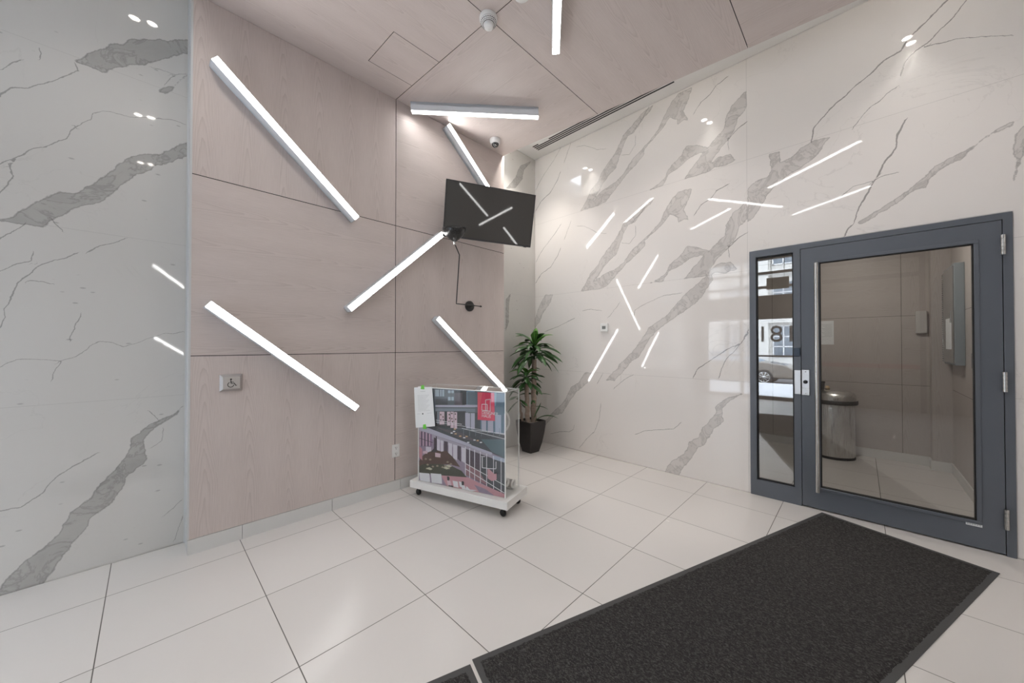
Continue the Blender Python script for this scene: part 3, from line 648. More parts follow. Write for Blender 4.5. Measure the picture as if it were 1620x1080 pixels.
def vein_fields(P,bands,hairs,clip=None):
    band=np.full(len(P),.3); hair=np.full(len(P),.3); sd=np.full(len(P),.3); hw=np.full(len(P),.002)
    for pts in bands: band=np.minimum(band,seg_dist(P,pts,True))
    for pts,w in hairs:
        d,s_=line_field(P,pts); k=d<hair
        hair=np.where(k,d,hair); sd=np.where(k,s_,sd); hw=np.where(k,w*.5,hw)
    return band,hair,sd,hw
def axis_lines(a,b,step,extra):
    L=list(np.linspace(a,b,int(round((b-a)/step))+1)); 
    for e in extra:
        i=int(np.argmin([abs(x-e) for x in L])); L[i]=e
    return np.array(sorted(set(L)))
def marble_wall(name,mat,a0,a1,z1,place,bands,hairs,joint_z,copies,hole=None,extra=(),flip=False,jv=None):
    A=axis_lines(a0,a1,.0125,list(extra)+([hole[0],hole[1]] if hole else [])); Z=axis_lines(0,z1,.0125,list(joint_z)+([hole[2]] if hole else []))
    GA,GZ=np.meshgrid(A,Z); P=np.stack([GA.ravel(),GZ.ravel()],1)
    band,hair,sd,hw=vein_fields(P,bands,hairs)
    for (src_b,src_h,dz,zlo,zhi,alo) in copies:
        Q=P.copy(); Q[:,1]-=dz
        b2,h2,s2,w2=vein_fields(Q,src_b,src_h)
        clip=np.maximum(np.maximum(zlo-P[:,1],P[:,1]-zhi),alo-P[:,0])
        band=np.minimum(band,np.maximum(b2,clip)); h2=np.maximum(h2,clip); k=h2<hair; hair=np.where(k,h2,hair); sd=np.where(k,s2,sd); hw=np.where(k,w2,hw)
    na,nz=len(A),len(Z); idx=np.arange(na*nz).reshape(nz,na)
    q=np.stack([idx[:-1,:-1],idx[:-1,1:],idx[1:,1:],idx[1:,:-1]],-1).reshape(-1,4)
    if hole:
        ca=(GA[:-1,:-1]+GA[1:,1:])/2; cz=(GZ[:-1,:-1]+GZ[1:,1:])/2
        keep=~((ca>hole[0])&(ca<hole[1])&(cz<hole[2])).ravel(); q=q[keep]
    if flip: q=q[:,::-1]
    V=np.array([place(a,z) for a,z in P])
    me=bpy.data.meshes.new(name); me.vertices.add(len(V)); me.vertices.foreach_set('co',V.ravel())
    me.loops.add(q.size); me.loops.foreach_set('vertex_index',q.ravel().astype(np.int32))
    me.polygons.add(len(q)); me.polygons.foreach_set('loop_start',(np.arange(len(q))*4).astype(np.int32)); me.polygons.foreach_set('loop_total',np.full(len(q),4,np.int32))
    me.update(); me.validate()
    for nm,val in (('band',band),('hair',hair),('hair_side',sd),('hair_width',hw)):
        at=me.attributes.new(nm,'FLOAT','POINT'); at.data.foreach_set('value',val.astype(np.float32))
    me.materials.append(mat)
    o=bpy.data.objects.new(name,me); COL.objects.link(o); o['kind']='structure'
    return o
DY0,DY1,DZ=-.694,.715,2.187
copies=[(PRINT_BANDS,PRINT_HAIR,0,3.04,4.2,.732),(PRINT_BANDS,PRINT_HAIR,-1.022,2.02,3.04,.732)]
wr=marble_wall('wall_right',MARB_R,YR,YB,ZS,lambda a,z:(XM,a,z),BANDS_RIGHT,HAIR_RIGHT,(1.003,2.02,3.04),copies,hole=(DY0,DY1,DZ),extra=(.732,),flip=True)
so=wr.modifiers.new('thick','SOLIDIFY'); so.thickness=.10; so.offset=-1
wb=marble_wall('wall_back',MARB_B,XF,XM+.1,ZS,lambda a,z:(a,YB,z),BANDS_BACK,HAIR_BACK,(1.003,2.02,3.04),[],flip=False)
so=wb.modifiers.new('thick','SOLIDIFY'); so.thickness=.10; so.offset=-1

# wall behind the camera
mb=MB(); mb.box((XF,YR-.1,0),(XM,YR,ZS)); wfr=mb.build('wall_front',STONEF,kind='structure')
for i in range(2):
    for j,(za,zb) in enumerate(((.1,1.27),(1.27,2.445),(2.445,zc(YR)))):
        xa,xb=(-.02+i*1.5+.0015,-.02+(i+1)*1.5-.0015); U,V=(Vector((1,0,0)),Vector((0,0,1))) if (i+j)%2==0 else (Vector((0,0,1)),Vector((1,0,0)))
        mb=MB(); panel_uv(mb,[(xb,YR+.012,za),(xa,YR+.012,za),(xa,YR+.012,zb-.003),(xb,YR+.012,zb-.003)],U,V,(i*2.1,j*1.3)); mb.build('wood_panel',WOOD,wfr)

# wood-panelled box on the back wall: dark backing with six veneer panels
mb=MB(); mb.box((XL+.004,YW+.012,.0),(XE+.016,YB-.002,3.63)); core=mb.build('wall_wood',GAP,kind='structure')
ZJ=[.098,1.2705,2.4455,None]
for ci,(x0,x1) in enumerate(((XL,XS),(XS,2.992))):
    for ri in range(3):
        z0=ZJ[ri]+(.0025 if ri else 0); z1=(ZJ[ri+1]-.0025) if ZJ[ri+1] else zc(YW)-.002
        xa=x0+(.0025 if ci else 0); xb=x1-(0 if ci else .0025)
        vert=(ri+ci)%2==0
        U,V=(Vector((1,0,0)),Vector((0,0,1))) if vert else (Vector((0,0,1)),Vector((1,0,0)))
        mb=MB(); off=(random.uniform(0,9),random.uniform(0,9))
        y0,y1=YW,YW+.012
        for pts in ([(xa,y0,z0),(xb,y0,z0),(xb,y0,z1),(xa,y0,z1)],[(xb,y0,z0),(xb,y1,z0),(xb,y1,z1),(xb,y0,z1)],[(xa,y1,z0),(xa,y0,z0),(xa,y0,z1),(xa,y1,z1)],[(xa,y0,z1),(xb,y0,z1),(xb,y1,z1),(xa,y1,z1)],[(xa,y1,z0),(xb,y1,z0),(xb,y0,z0),(xa,y0,z0)],[(xb,y1,z0),(xa,y1,z0),(xa,y1,z1),(xb,y1,z1)]):
            panel_uv(mb,pts,U,V,off,0 if all(abs(p[1]-y0)<1e-6 for p in pts) else 1)
        mb.build('wood_panel',[WOOD,GAP],core)
# metal-trimmed end of the wood box facing the street
mb=MB(); mb.box((XL-.004,YW+.012,.0),(XL+.004,YB-.001,ZS)); mb.box((XL-.010,YB-.014,0),(XL+.002,YB-.002,ZS)); mb.box((XL-.006,YW-.002,.098),(XL+.004,YW+.014,3.62)); mb.build('trim_1',TRIMG,kind='structure')
# skirting tiles
mb0=MB(); mb0.box((XL-.002,YW+.010,0),(2.992,YW+.018,.096)); bb=mb0.build('baseboard_back',GAP,kind='structure')
xs=[XL-.004,.461,1.047,1.644,2.247,2.847,2.992]
for a,b in zip(xs,xs[1:]):
    mb=MB(); mb.box((a+.0012,YW-.004,.0),(b-.0012,YW+.010,.096)); mb.build('skirting_tile',BASET,bb)

# ceiling: sloping veneer panels hung under a dark core, white high soffits at both sides
mb=MB()
def prism(mb,x0,x1,ya,yb,dz=0,top=None,mi=0):
    top=ZS+.05 if top is None else top
    vs=[(x0,ya,zc(ya)+dz),(x1,ya,zc(ya)+dz),(x1,yb,zc(yb)+dz),(x0,yb,zc(yb)+dz),(x0,ya,top),(x1,ya,top),(x1,yb,top),(x0,yb,top)]
    mb.add(vs,[(0,3,2,1),(4,5,6,7),(0,1,5,4),(1,2,6,5),(2,3,7,6),(3,0,4,7)],mi)
prism(mb,XL,XE,YR,YW+.012,.014)
ceil=mb.build('ceiling',[WHITE],kind='structure')
prism_y=[YW+.010,1.770,.557,-.656,-1.87,-3.08,YR]
PX=[XL,XS,XE+.003]
for ci in range(2):
    for ri in range(6):
        x0,x1=PX[ci]+.0022,PX[ci+1]-.0022; yb_,ya_=prism_y[ri]-.0022,prism_y[ri+1]+.0022
        alongY=(ri+ci)%2==1
        U,V=(Vector((1,0,0)),Vector((0,1,0))) if alongY else (Vector((0,1,0)),Vector((1,0,0)))
        mb=MB(); off=(random.uniform(0,9),random.uniform(0,9))
        rects=[(x0,x1,ya_,yb_)]
        if ci==0 and ri==0:   # opening for the access panel
            ax0,ax1,ay0,ay1=1.207,x1,2.363,2.781; g=.0020
            rects=[(x0,x1,ya_,ay0-g),(x0,x1,ay1+g,yb_),(x0,ax0-g,ay0-g,ay1+g)]
            ap=MB(); p=[(ax0+g,ay0+g),(ax0+g,ay1-g),(x1,ay1-g),(x1,ay0+g)]
            panel_uv(ap,[(x,y,zc(y)) for x,y in p],U,V,off)
            panel_uv(ap,[(x,y,zc(y)+.010) for x,y in reversed(p)],U,V,off)
            for (xa,ya3),(xb,yb3) in zip(p,p[1:]+p[:1]): ap.face([(xa,ya3,zc(ya3)),(xb,yb3,zc(yb3)),(xb,yb3,zc(yb3)+.010),(xa,ya3,zc(ya3)+.010)],1)
            ap.build('access_panel',[WOOD,GAP],ceil)
        for (a,b,c,d) in rects:
            p=[(a,c),(a,d),(b,d),(b,c)]
            panel_uv(mb,[(x,y,zc(y)) for x,y in p],U,V,off)
            q=p+[p[0]]
            for (xa,ya2),(xb,yb2) in zip(q,q[1:]): panel_uv(mb,[(xa,ya2,zc(ya2)),(xa,ya2,zc(ya2)+.012),(xb,yb2,zc(yb2)+.012),(xb,yb2,zc(yb2))],U,V,off,1)
        mb.build('ceiling_panel',[WOOD,GAP],ceil)
mb=MB(); prism(mb,XL+.02,XE-.02,YR,YW,.0115,top=3.45+.4); mb.build('panel_backing',GAP,ceil)
mb=MB(); mb.box((XE-.01,YR,ZS),(XM+.1,YB+.1,ZS+.08)); mb.build('ceiling_soffit_right',WHITE,kind='structure')
mb=MB(); mb.box((XF-.1,YR,ZS),(XL+.01,YB+.1,ZS+.08)); mb.build('ceiling_soffit_left',WHITE,kind='structure')

# ---------------------------------------------------------------- glazed street front (seen mirrored in the marble and glass)
BRZ=plain('dark_bronze_frame',(.070,.062,.056),.4)
mb=MB()
def fr(y0,y1,z0,z1,d=.06): mb.box((XF-d,y0,z0),(XF+d,y1,z1))
fr(2.96,YB,0,ZS); fr(2.13,2.20,0,ZS); fr(.62,.70,0,ZS)
fr(0.66,2.96,1.98,2.56,.08); fr(0.66,2.96,2.74,2.80,.05); fr(0.66,2.96,3.09,3.15,.05); fr(0.66,2.96,0,.08); fr(0.66,2.96,3.45,ZS)
fr(0.66,2.96,1.05,1.09,.04)
wf=mb.build('window_1',BRZ,kind='structure')
mb=MB(); mb.box((XF-.006,.66,.08),(XF+.006,2.96,3.45)); mb.build('pane',GLASS_F,wf)
TAUPE=plain('taupe_wall_panel',(.36,.33,.31),.5)
mb=MB(); mb.box((XF-.1,YR,0),(XF+.02,.62,ZS)); mb.build('wall_left',TAUPE,kind='structure')
for i,(z0_,z1_,cc) in enumerate(((3.09,3.17,BRZ),(2.71,2.80,BRZ),(.86,.95,plain('red_stripe',(.42,.12,.11),.5)))):
    mb=MB(); mb.box((XF+.02,-.84,z0_),(XF+.05,.62,z1_)); mb.build('trim_%d'%(2+i),cc,kind='structure')
mb=MB(); mb.box((XF+.02,-.92,.0),(XF+.06,-.84,3.4)); mb.build('trim_5',BRZ,kind='structure')
def text_mesh(name,body,size,mat,parent,M,extrude=.001,align='CENTER'):
    cu=bpy.data.curves.new(name,'FONT'); cu.body=body; cu.size=size; cu.extrude=extrude; cu.align_x=align; cu.align_y='CENTER'
    tmp=bpy.data.objects.new(name+'_tmp',cu); COL.objects.link(tmp)
    dg=bpy.context.evaluated_depsgraph_get(); dg.update()
    me=bpy.data.meshes.new_from_object(tmp.evaluated_get(dg)); bpy.data.objects.remove(tmp); bpy.data.curves.remove(cu)
    me.transform(M); me.materials.clear(); me.materials.append(mat); me.name=name
    o=bpy.data.objects.new(name,me); COL.objects.link(o)
    if parent is not None: o.parent=parent; o.matrix_parent_inverse=parent_world(parent).inverted()
    return o
# street number reads 181 from outside (from inside it is mirrored)
Mx=Matrix(((0,0,-1,XF-.012),(-1,0,0,1.46),(0,1,0,1.59),(0,0,0,1)))
NUMB=plain('grey_number_film',(.13,.15,.18),.5)
text_mesh('street_number','181',.56,NUMB,wf,Mx,.002)
# hanging plate over the entrance
sg=thing('hanging_sign',(XF+.13,1.41,2.69),'small framed dark sign hanging inside the glazed street entrance','sign')
mb=MB(); mb.box((XF+.10,1.19,2.69),(XF+.15,1.63,2.97)); mb.build('sign_frame',plain('bronze_sign',(.16,.13,.09),.4),sg,bevel=.004)
mb=MB(); mb.box((XF+.150,1.22,2.72),(XF+.154,1.60,2.94)); mb.build('sign_face',plain('sign_face_dark',(.06,.07,.045),.4),sg)
mb=MB(); mb.tube([(XF+.12,1.28,2.97),(XF+.12,1.28,3.62),(XF+.06,1.28,3.62)],.006); mb.tube([(XF+.12,1.54,2.97),(XF+.12,1.54,3.62),(XF+.06,1.54,3.62)],.006); mb.build('hanger_rod',DARK,sg)

# ---------------------------------------------------------------- street outside
ASPH=plain('asphalt',(.10,.10,.105),.9,bump=.5,bscale=40); CONC=plain('sidewalk_concrete',(.55,.57,.60),.85)
mb=MB(); mb.box((-9,-14,-.45),(XF-.1,16,-.12)); mb.build('sidewalk_ground',CONC,kind='structure')
mb=MB(); mb.box((-16,-14,-.6),(-9,16,-.40)); mb.build('road_ground',ASPH,kind='structure')
mb=MB(); mb.box((-23,-14,-.6),(-16,16,-.30)); mb.build('far_sidewalk_ground',CONC,kind='structure')
bl=thing('apartment_building',(-25,2,-.3),'pale masonry building with tall windows across the street','building')
BW=plain('pale_masonry',(.62,.61,.58),.8); BWIN=plain('building_window_glass',(.10,.14,.18),.15,spec=.8); BFR=plain('window_frame_white',(.75,.76,.78),.5)
mb=MB(); mb.box((-27,-14,-.3),(-23.3,16,14)); 
ys=[-13.2+3.1*k for k in range(10)]
for y in ys: mb.box((-23.3,y-.75,-.3),(-23.0,y+.0,14))
for z in (2.9,6.3,9.7): mb.box((-23.3,-14,z),(-22.95,16,z+.35))
mb.build('wall_block',BW,bl)
for y in ys:
    for z0 in (.5,3.6,7.0,10.4):
        w=MB(); w.box((-23.3,y+.25,z0),(-23.24,y+2.1,z0+2.2)); wo=w.build('window',BWIN,bl)
        f=MB()
        for t in (.25,.85,1.48,2.06): f.box((-23.24,y+t,z0),(-23.19,y+t+.06,z0+2.2))
        for t in (0,.7,1.4,2.14): f.box((-23.24,y+.25,z0+t),(-23.19,y+2.12,z0+t+.06))
        f.build('window_bars',BFR,wo)
# parked car
def build_car():
    r=thing('parked_car',(-12,4.2,-.40),'dark taupe car parked on the street outside the glass entrance','car')
    CP=plain('taupe_car_paint',(.17,.145,.12),.25,coat=.6); CG=plain('car_glass',(.25,.33,.42),.08,spec=.9)
    # side profile along y (front = low y), z up
    body=[(1.95,.30),(1.92,.55),(2.00,.72),(2.30,.88),(3.15,1.00),(3.35,1.02),(6.10,1.04),(6.50,1.0),(6.62,.80),(6.62,.38),(6.50,.28)]
    w=.88
    def loft(profile,w0,w1,name,mat):
        mb=MB(); n=len(profile); zmax=max(z for _,z in profile)
        L=[(-12-w0,y,z-.4) for y,z in profile]; R=[(-12+w0,y,z-.4) for y,z in profile]
        Li=[(-12-w1,y,z-.4) for y,z in profile]; 
        mb.add(L+R,[tuple(range(n))],0); mb.add(L+R,[tuple(reversed(range(n,2*n)))],0)
        mb.add(L+R,[(i,i+n,(i+1)%n+n,(i+1)%n) for i in range(n)],0)
        return mb.build(name,mat,r,bevel=.05,merge=True)
    loft(body,w,w,'car_body',CP)
    mb=MB(); g=[(3.15,.99),(4.0,1.36),(4.4,1.43),(5.4,1.42),(6.15,1.02)]; n=len(g)
    L=[(-12-.80+max(0,(z-1)*.35),y,z-.4) for y,z in g]; R=[(-12+.80-max(0,(z-1)*.35),y,z-.4) for y,z in g]
    mb.add(L+R,[tuple(range(n)),tuple(reversed(range(n,2*n)))]+[(i,i+n,(i+1)%n+n,(i+1)%n) for i in range(n)]); mb.build('cabin_windows',CG,r,bevel=.03,merge=True)
    mb=MB(); mb.add([(-12.62,4.05,.985),(-11.38,4.05,.985),(-11.36,5.5,1.035),(-12.64,5.5,1.035),(-12.62,4.05,1.01),(-11.38,4.05,1.01),(-11.36,5.5,1.05),(-12.64,5.5,1.05)],[(0,3,2,1),(4,5,6,7),(0,1,5,4),(1,2,6,5),(2,3,7,6),(3,0,4,7)]); mb.build('roof',CP,r,bevel=.01)
    for y in (3.02,5.70):
        for sx in (-1,1):
            M=Matrix.Translation((-12+sx*.80,y,-.07))@Matrix.Rotation(math.pi/2*sx,4,'Y')
            mb=MB(); mb.lathe([(.0,-.09),(.32,-.09),(.335,-.06),(.335,.07),(.31,.10),(.22,.10)],28,0,M); t=mb.build('wheel',BLACK,r)
            mb=MB(); mb.lathe([(.0,.085),(.06,.10),(.06,.09)],16,0,M); mb.lathe([(.20,.075),(.225,.105),(.225,.06)],24,0,M)
            for k in range(9):
                a=k*2*math.pi/9; mb.box((.04,-.014,.075),(.21,.014,.095),0,M@Matrix.Rotation(a,4,'Z'))
            mb.build('wheel_rim',CHROME,t)
    for y0,sx in ((1.99,-1),(1.99,1)):
        mb=MB(); mb.box((-12+sx*.62-.18,1.93,.22),(-12+sx*.62+.18,2.10,.34)); mb.build('headlight',plain('headlight',(.7,.75,.8),.1),r,bevel=.03)
build_car()
# bare street tree
tr=thing('street_tree',(-8.4,3.75,-.12),'thin bare young tree on the sidewalk outside the glass entrance','tree')
mb=MB(); mb.tube([(-8.4,3.75,-.12),(-8.4,3.76,1.5),(-8.38,3.72,3.0),(-8.4,3.75,4.3)],.04,8,radii=[.05,.04,.028,.01]); mb.build('trunk',plain('tree_bark',(.12,.10,.08),.9),tr)
for k in range(9):
    z=1.15+k*.33; a=k*2.4; l=.75-.05*k
    p0=Vector((-8.4,3.75,z)); d=Vector((math.cos(a),math.sin(a),.7)).normalized()
    mb=MB(); mb.tube([p0,p0+d*l*.5,p0+d*l+Vector((0,0,.12))],.01,6,radii=[.016,.010,.004]); q=p0+d*l*.5
    e=Vector((math.cos(a+.9),math.sin(a+.9),.8)).normalized(); mb.tube([q,q+e*l*.4],.006,5,radii=[.008,.003])
    mb.build('branch',bpy.data.materials['tree_bark'],tr)

# ---------------------------------------------------------------- bar lights
def bar_light(p0,p1,nrm,label,w=.053,depth=.086,group='white bar lights scattered over wood wall and ceiling'):
    p0,p1,nrm=Vector(p0),Vector(p1),Vector(nrm).normalized()   # end points of the centre line on the mounting surface
    d=(p1-p0); L=d.length; d.normalize(); s=d.cross(nrm).normalized()
    root=thing('bar_light',(p0+p1)/2,label,'light',group)
    M=Matrix.Translation((p0+p1)/2)@Matrix((d,s,nrm)).transposed().to_4x4()
    t=.0035
    mb=MB(); mb.box((-L/2,-w/2,.0),(L/2,-w/2+t,depth),0,M); mb.box((-L/2,w/2-t,0),(L/2,w/2,depth),0,M); mb.box((-L/2,-w/2,0),(-L/2+t,w/2,depth),0,M); mb.box((L/2-t,-w/2,0),(L/2,w/2,depth),0,M); mb.box((-L/2,-w/2,0),(L/2,w/2,.03),0,M)
    mb.build('light_housing',HOUS,root)
    mb=MB(); mb.box((-L/2+t,-w/2+t,depth-.012),(L/2-t,w/2-t,depth+.0015),0,M); mb.build('diffuser',EMIT,root)
    return root
NW=(0,-1,0); NC=(0,-SLOPE,-1)
def wp(x,z): return (x,YW,z)
def cp(x,y): return (x,y,zc(y))
bar_light(wp(.283,3.206),wp(1.205,2.392),NW,'longest-looking white bar light slanting down high on the left wood wall')
bar_light(wp(.262,1.606),wp(1.212,.815),NW,'white bar light slanting down above the wheelchair button plate')
bar_light(wp(1.145,1.634),wp(2.055,2.456),NW,'white bar light rising toward the black wall lamp shade')
bar_light(wp(2.118,3.588),wp(2.985,2.835),NW,'white bar light whose lower half hides behind the television')
bar_light(wp(1.995,1.608),wp(2.950,.790),NW,'white bar light ending behind the clear display case')
bar_light(cp(1.713,3.006),cp(2.545,2.150),NC,'ceiling bar light nearest the corner, above the television')
bar_light(cp(2.040,1.560),cp(1.110,.818),NC,'ceiling bar light beside the smoke detector, cut by the top edge')
bar_light(cp(2.010,.850),cp(2.800,-.010),NC,'ceiling bar light seen only mirrored in the marble above the door')
bar_light(cp(.600,.748),cp(1.400,-.100),NC,'ceiling bar light seen only mirrored, lower of two lines over the door')
bar_light(cp(.640,2.245),cp(1.450,1.412),NC,'ceiling bar light overhead left of the smoke detector')

bar_light(cp(.95,-2.15),cp(1.85,-2.95),NC,'unseen ceiling bar light added behind the viewer as fill, first of the rear pair')  # added bar, out of view, brightens the wood wall from behind the camera
bar_light(cp(1.40,-1.90),cp(2.50,-2.30),NC,'unseen ceiling bar light added as fill behind the viewer, crossing the middle panel seam')  # second added fill bar, also out of view
YY=YR+.013
bar_light((.04,YY,3.05),(.93,YY,2.30),(0,1,0),'high bar light on the wood wall behind the viewer, mirrored in the left marble')
bar_light((.07,YY,1.54),(1.00,YY,.80),(0,1,0),'low bar light on the wood wall behind the viewer, mirrored low in the left marble')
bar_light((.70,YY,2.02),(1.60,YY,2.62),(0,1,0),'rising bar light on the wood wall behind the viewer, mirrored in the television')
bar_light((1.42,YY,2.06),(2.28,YY,1.25),(0,1,0),'falling bar light on the wood wall behind the viewer, mirrored in the television')
# recessed downlights on the high soffits
def downlight(x,y,label,group):
    r=thing('downlight',(x,y,ZS),label,'light',group)
    mb=MB(); mb.lathe([(.030,0),(.042,0),(.042,-.004),(.030,-.006),(.030,.0)],20,0,Matrix.Translation((x,y,ZS-.0005))); mb.build('trim_ring',WHITE,r)
    mb=MB(); mb.lathe([(0,-.003),(.0295,-.003)],20,0,Matrix.Translation((x,y,ZS))); mb.build('lens',EMITS,r)
    ld_=bpy.data.lights.new('downlight_beam','SPOT'); ld_.energy=SPOT_WATT*(1.6 if (x>1 and y>2) else .55); ld_.color=(1,.95,.89); ld_.spot_size=math.radians(105); ld_.spot_blend=.8; ld_.shadow_soft_size=.03
    lo=bpy.data.objects.new('downlight_beam',ld_); COL.objects.link(lo); lo.parent=r; lo.location=(0,0,-.02)
for x,yy in ((3.08,(2.89,1.27,-.32)),(-.05,(2.45,.76,-.80))):
    for y in yy:
        for dx in (-.05,.05):
            where={2.89:'at the television corner',1.27:'over the mat middle',-.32:'beside the door hinges',2.45:'next to the wood box end',.76:'level with the viewer',-.80:'farthest behind the viewer'}[y]
            downlight(x+dx,y+dx*.3,('outer' if (dx>0)==(x>1) else 'inner')+' round downlight of the pair in the '+('right' if x>1 else 'left')+' soffit '+where,'downlights over the '+('right' if x>1 else 'left')+' soffit')

# linear air diffuser in the right soffit
ld=thing('air_diffuser',(3.60,2.2,ZS),'long white slotted air diffuser with black slots beside the marble wall top','vent')
mb=MB(); mb.box((3.535,1.30,ZS-.003),(3.672,3.10,ZS+.0)); mb.build('diffuser_frame',WHITE,ld)
for k in range(4):
    x=3.541+k*.034; mb=MB(); ye=3.09
    if k==0:
        mb.box((x,2.99,ZS-.0045),(x+.019,ye,ZS-.003)); mb.box((x,1.31,ZS-.0045),(x+.019,2.82,ZS-.003))
    else: mb.box((x,1.31,ZS-.0045),(x+.019,ye,ZS-.003))
    mb.build('slot',BLACK,ld)
mb=MB(); mb.box((3.539,2.82,ZS-.008),(3.562,2.99,ZS-.003)); mb.build('slot_cover',WHITEP,ld)

# smoke detector
def ceil_frame(x,y):
    n=Vector((0,-SLOPE,-1)).normalized(); u=Vector((1,0,0)); v=n.cross(u)
    return Matrix.Translation((x,y,zc(y)))@Matrix((u,v,n)).transposed().to_4x4()
sd=thing('smoke_detector',cp(1.575,1.765),'white round smoke detector where four ceiling panels meet','smoke detector')
F=ceil_frame(1.575,1.765)
mb=MB(); mb.lathe([(0,0),(.058,0),(.060,.004),(.060,.020),(.056,.024),(0,.024)],36,0,F); mb.build('mounting_base',WHITEP,sd)
mb=MB(); mb.lathe([(.050,.024),(.053,.028),(.053,.040),(.046,.052),(.030,.056)],36,0,F); mb.lathe([(.030,.056),(.032,.060),(.030,.072),(.022,.078),(0,.079)],36,0,F); mb.build('detector_head',WHITEP,sd)
mb=MB()
for k in range(24):
    a=k*math.pi/12
    for r0,z0 in ((.0515,.043),(.046,.0505),(.0385,.0545)):
        M=F@Matrix.Rotation(a,4,'Z'); mb.box((r0-.002,-.0038,z0-.0018),(r0+.001,.0038,z0+.0018),0,M)
mb.build('vent_slots',DARK,sd)
mb=MB(); mb.lathe([(0,.079),(.006,.080),(.006,.078)],12,0,F@Matrix.Translation((.006,0,0))); mb.build('indicator',plain('indicator_lens',(.9,.9,.88),.1),sd)
# half-seen round cover plate at the picture's top edge
cv=MB(); Fc=ceil_frame(1.60,1.480); cv.lathe([(0,0),(.052,0),(.055,.003),(.052,.012),(.030,.016),(0,.016)],36,0,Fc); tag(cv.build('ceiling_disc',WHITEP),'plain white ceiling disc half cut by the picture top, beyond the smoke detector','ceiling fixture')
# dome camera
dc=thing('security_camera',cp(2.655,2.862),'small white dome security camera on the ceiling corner over the television','camera')
F=ceil_frame(2.655,2.862)
mb=MB(); mb.lathe([(0,0),(.056,0),(.060,.006),(.058,.026),(.050,.052),(.040,.056),(.030,.056)],36,0,F); mb.build('camera_base',WHITEP,dc)
mb=MB(); mb.lathe([(.038,.050)]+[(.040*math.cos(a),.052+.040*math.sin(a)) for a in [i*math.pi/16 for i in range(9)]],32,0,F); mb.build('dome',plain('smoked_dome',(.02,.02,.022),.08,spec=.9),dc)
mb=MB(); mb.lathe([(.012,.0),(.016,.0),(.016,.004),(.012,.004)],20,0,Matrix.Translation(F@Vector((-.016,.020,.084)))@Matrix.Rotation(.6,4,'X')); mb.build('lens_ring',CHROME,dc)

# ---------------------------------------------------------------- television
def build_tv():
    W,H=.93,.533; yw_,pt,rl=math.radians(-116.458),math.radians(11.775),math.radians(-1.837)
    c,s_=math.cos(yw_),math.sin(yw_)
    n=Vector((c*math.cos(pt),s_*math.cos(pt),-math.sin(pt))); r=Vector((-s_,c,0)); u=n.cross(r)
    if u.z<0: u=-u
    rr=r*math.cos(rl)+u*math.sin(rl); uu=-r*math.sin(rl)+u*math.cos(rl)
    cen=Vector((2.415,2.666,2.658))
    t=thing('television',cen,'black flat television tilted down on a wall arm high in the corner','television')
    M=Matrix.Translation(cen)@Matrix((rr,uu,n)).transposed().to_4x4()
    mb=MB(); mb.box((-W/2,-H/2,-.035),(W/2,H/2,-.012),0,M); mb.box((-W/2+.12,-H/2+.06,-.065),(W/2-.12,H/2-.14,-.035),0,M); mb.build('television_back',DARK,t,bevel=.004)
    mb=MB(); b=.010
    mb.box((-W/2,-H/2,-.012),(W/2,-H/2+b*1.6,.0),0,M); mb.box((-W/2,H/2-b,-.012),(W/2,H/2,0),0,M); mb.box((-W/2,-H/2,-.012),(-W/2+b,H/2,0),0,M); mb.box((W/2-b,-H/2,-.012),(W/2,H/2,0),0,M)
    mb.build('bezel',BLACKM,t)
    mb=MB(); mb.box((-W/2+b,-H/2+b*1.6,-.012),(W/2-b,H/2-b,-.003),0,M); mb.build('screen',SCREEN,t)
    mb=MB(); mb.box((W/2-.075,-H/2-.006,-.020),(W/2-.045,-H/2,-.008),0,M); mb.build('infrared_receiver',DARK,t)
    # arm to the wall
    back=M@Vector((0,.0,-.065)); wpnt=Vector((2.62,YW,2.63))
    mb=MB(); mb.box((-.12,-.11,-.075),(.12,.13,-.065),0,M); mb.tube([back,(2.56,2.88,2.65),wpnt],.016,10); mb.box((2.56,YW-.012,2.52),(2.68,YW,2.74)); mb.build('wall_arm',DARK,t)
build_tv()

# ---------------------------------------------------------------- swing-arm wall lamp
wl_=thing('wall_lamp',(2.456,YW,1.73),'black swing-arm wall lamp with upturned shade in front of the television corner','lamp')
mb=MB(); M=Matrix.Translation((2.456,YW,1.766))@Matrix.Rotation(math.pi/2,4,'X'); mb.lathe([(0,0),(.056,0),(.058,.004),(.056,.022),(.050,.026),(0,.027)],32,0,M); mb.build('wall_plate',BLACKM,wl_)
A0=Vector((2.575,3.000,1.768)); A1=Vector((2.183,2.930,1.761)); A2=Vector((2.123,2.800,2.223)); A3=Vector((2.022,2.740,2.300))
mb=MB(); mb.tube([A0,A0.lerp(A1,.04)],.0095,10); mb.tube([A0,A1.lerp(A0,.05),A1,A1.lerp(A2,.05),A2.lerp(A1,.04),A2,A2.lerp(A3,.15),A3],.0055,10); mb.tube([(2.456,YW-.026,1.766),(2.456,2.978,1.766)],.009,10); mb.tube([A0.lerp(A1,.62),A0.lerp(A1,.30)],.0085,10); mb.build('swing_arm',BLACKM,wl_)
ax=Vector((-.12,-.10,.98)).normalized(); u=ax.orthogonal().normalized(); v=ax.cross(u)
M=Matrix.Translation(A3)@Matrix((u,v,ax)).transposed().to_4x4()
mb=MB(); mb.lathe([(.0,-.012),(.012,-.012),(.013,.0),(.013,.028),(.010,.032)],20,0,M); mb.build('socket',CHROME,wl_)
mb=MB(); prof=[(.012,.018),(.026,.028),(.052,.046),(.080,.070),(.098,.096),(.108,.122),(.110,.146),(.108,.146),(.105,.122),(.095,.098),(.076,.073),(.048,.049),(.012,.034)]
mb.lathe(prof,40,0,M); mb.build('lamp_shade',BLACKM,wl_)

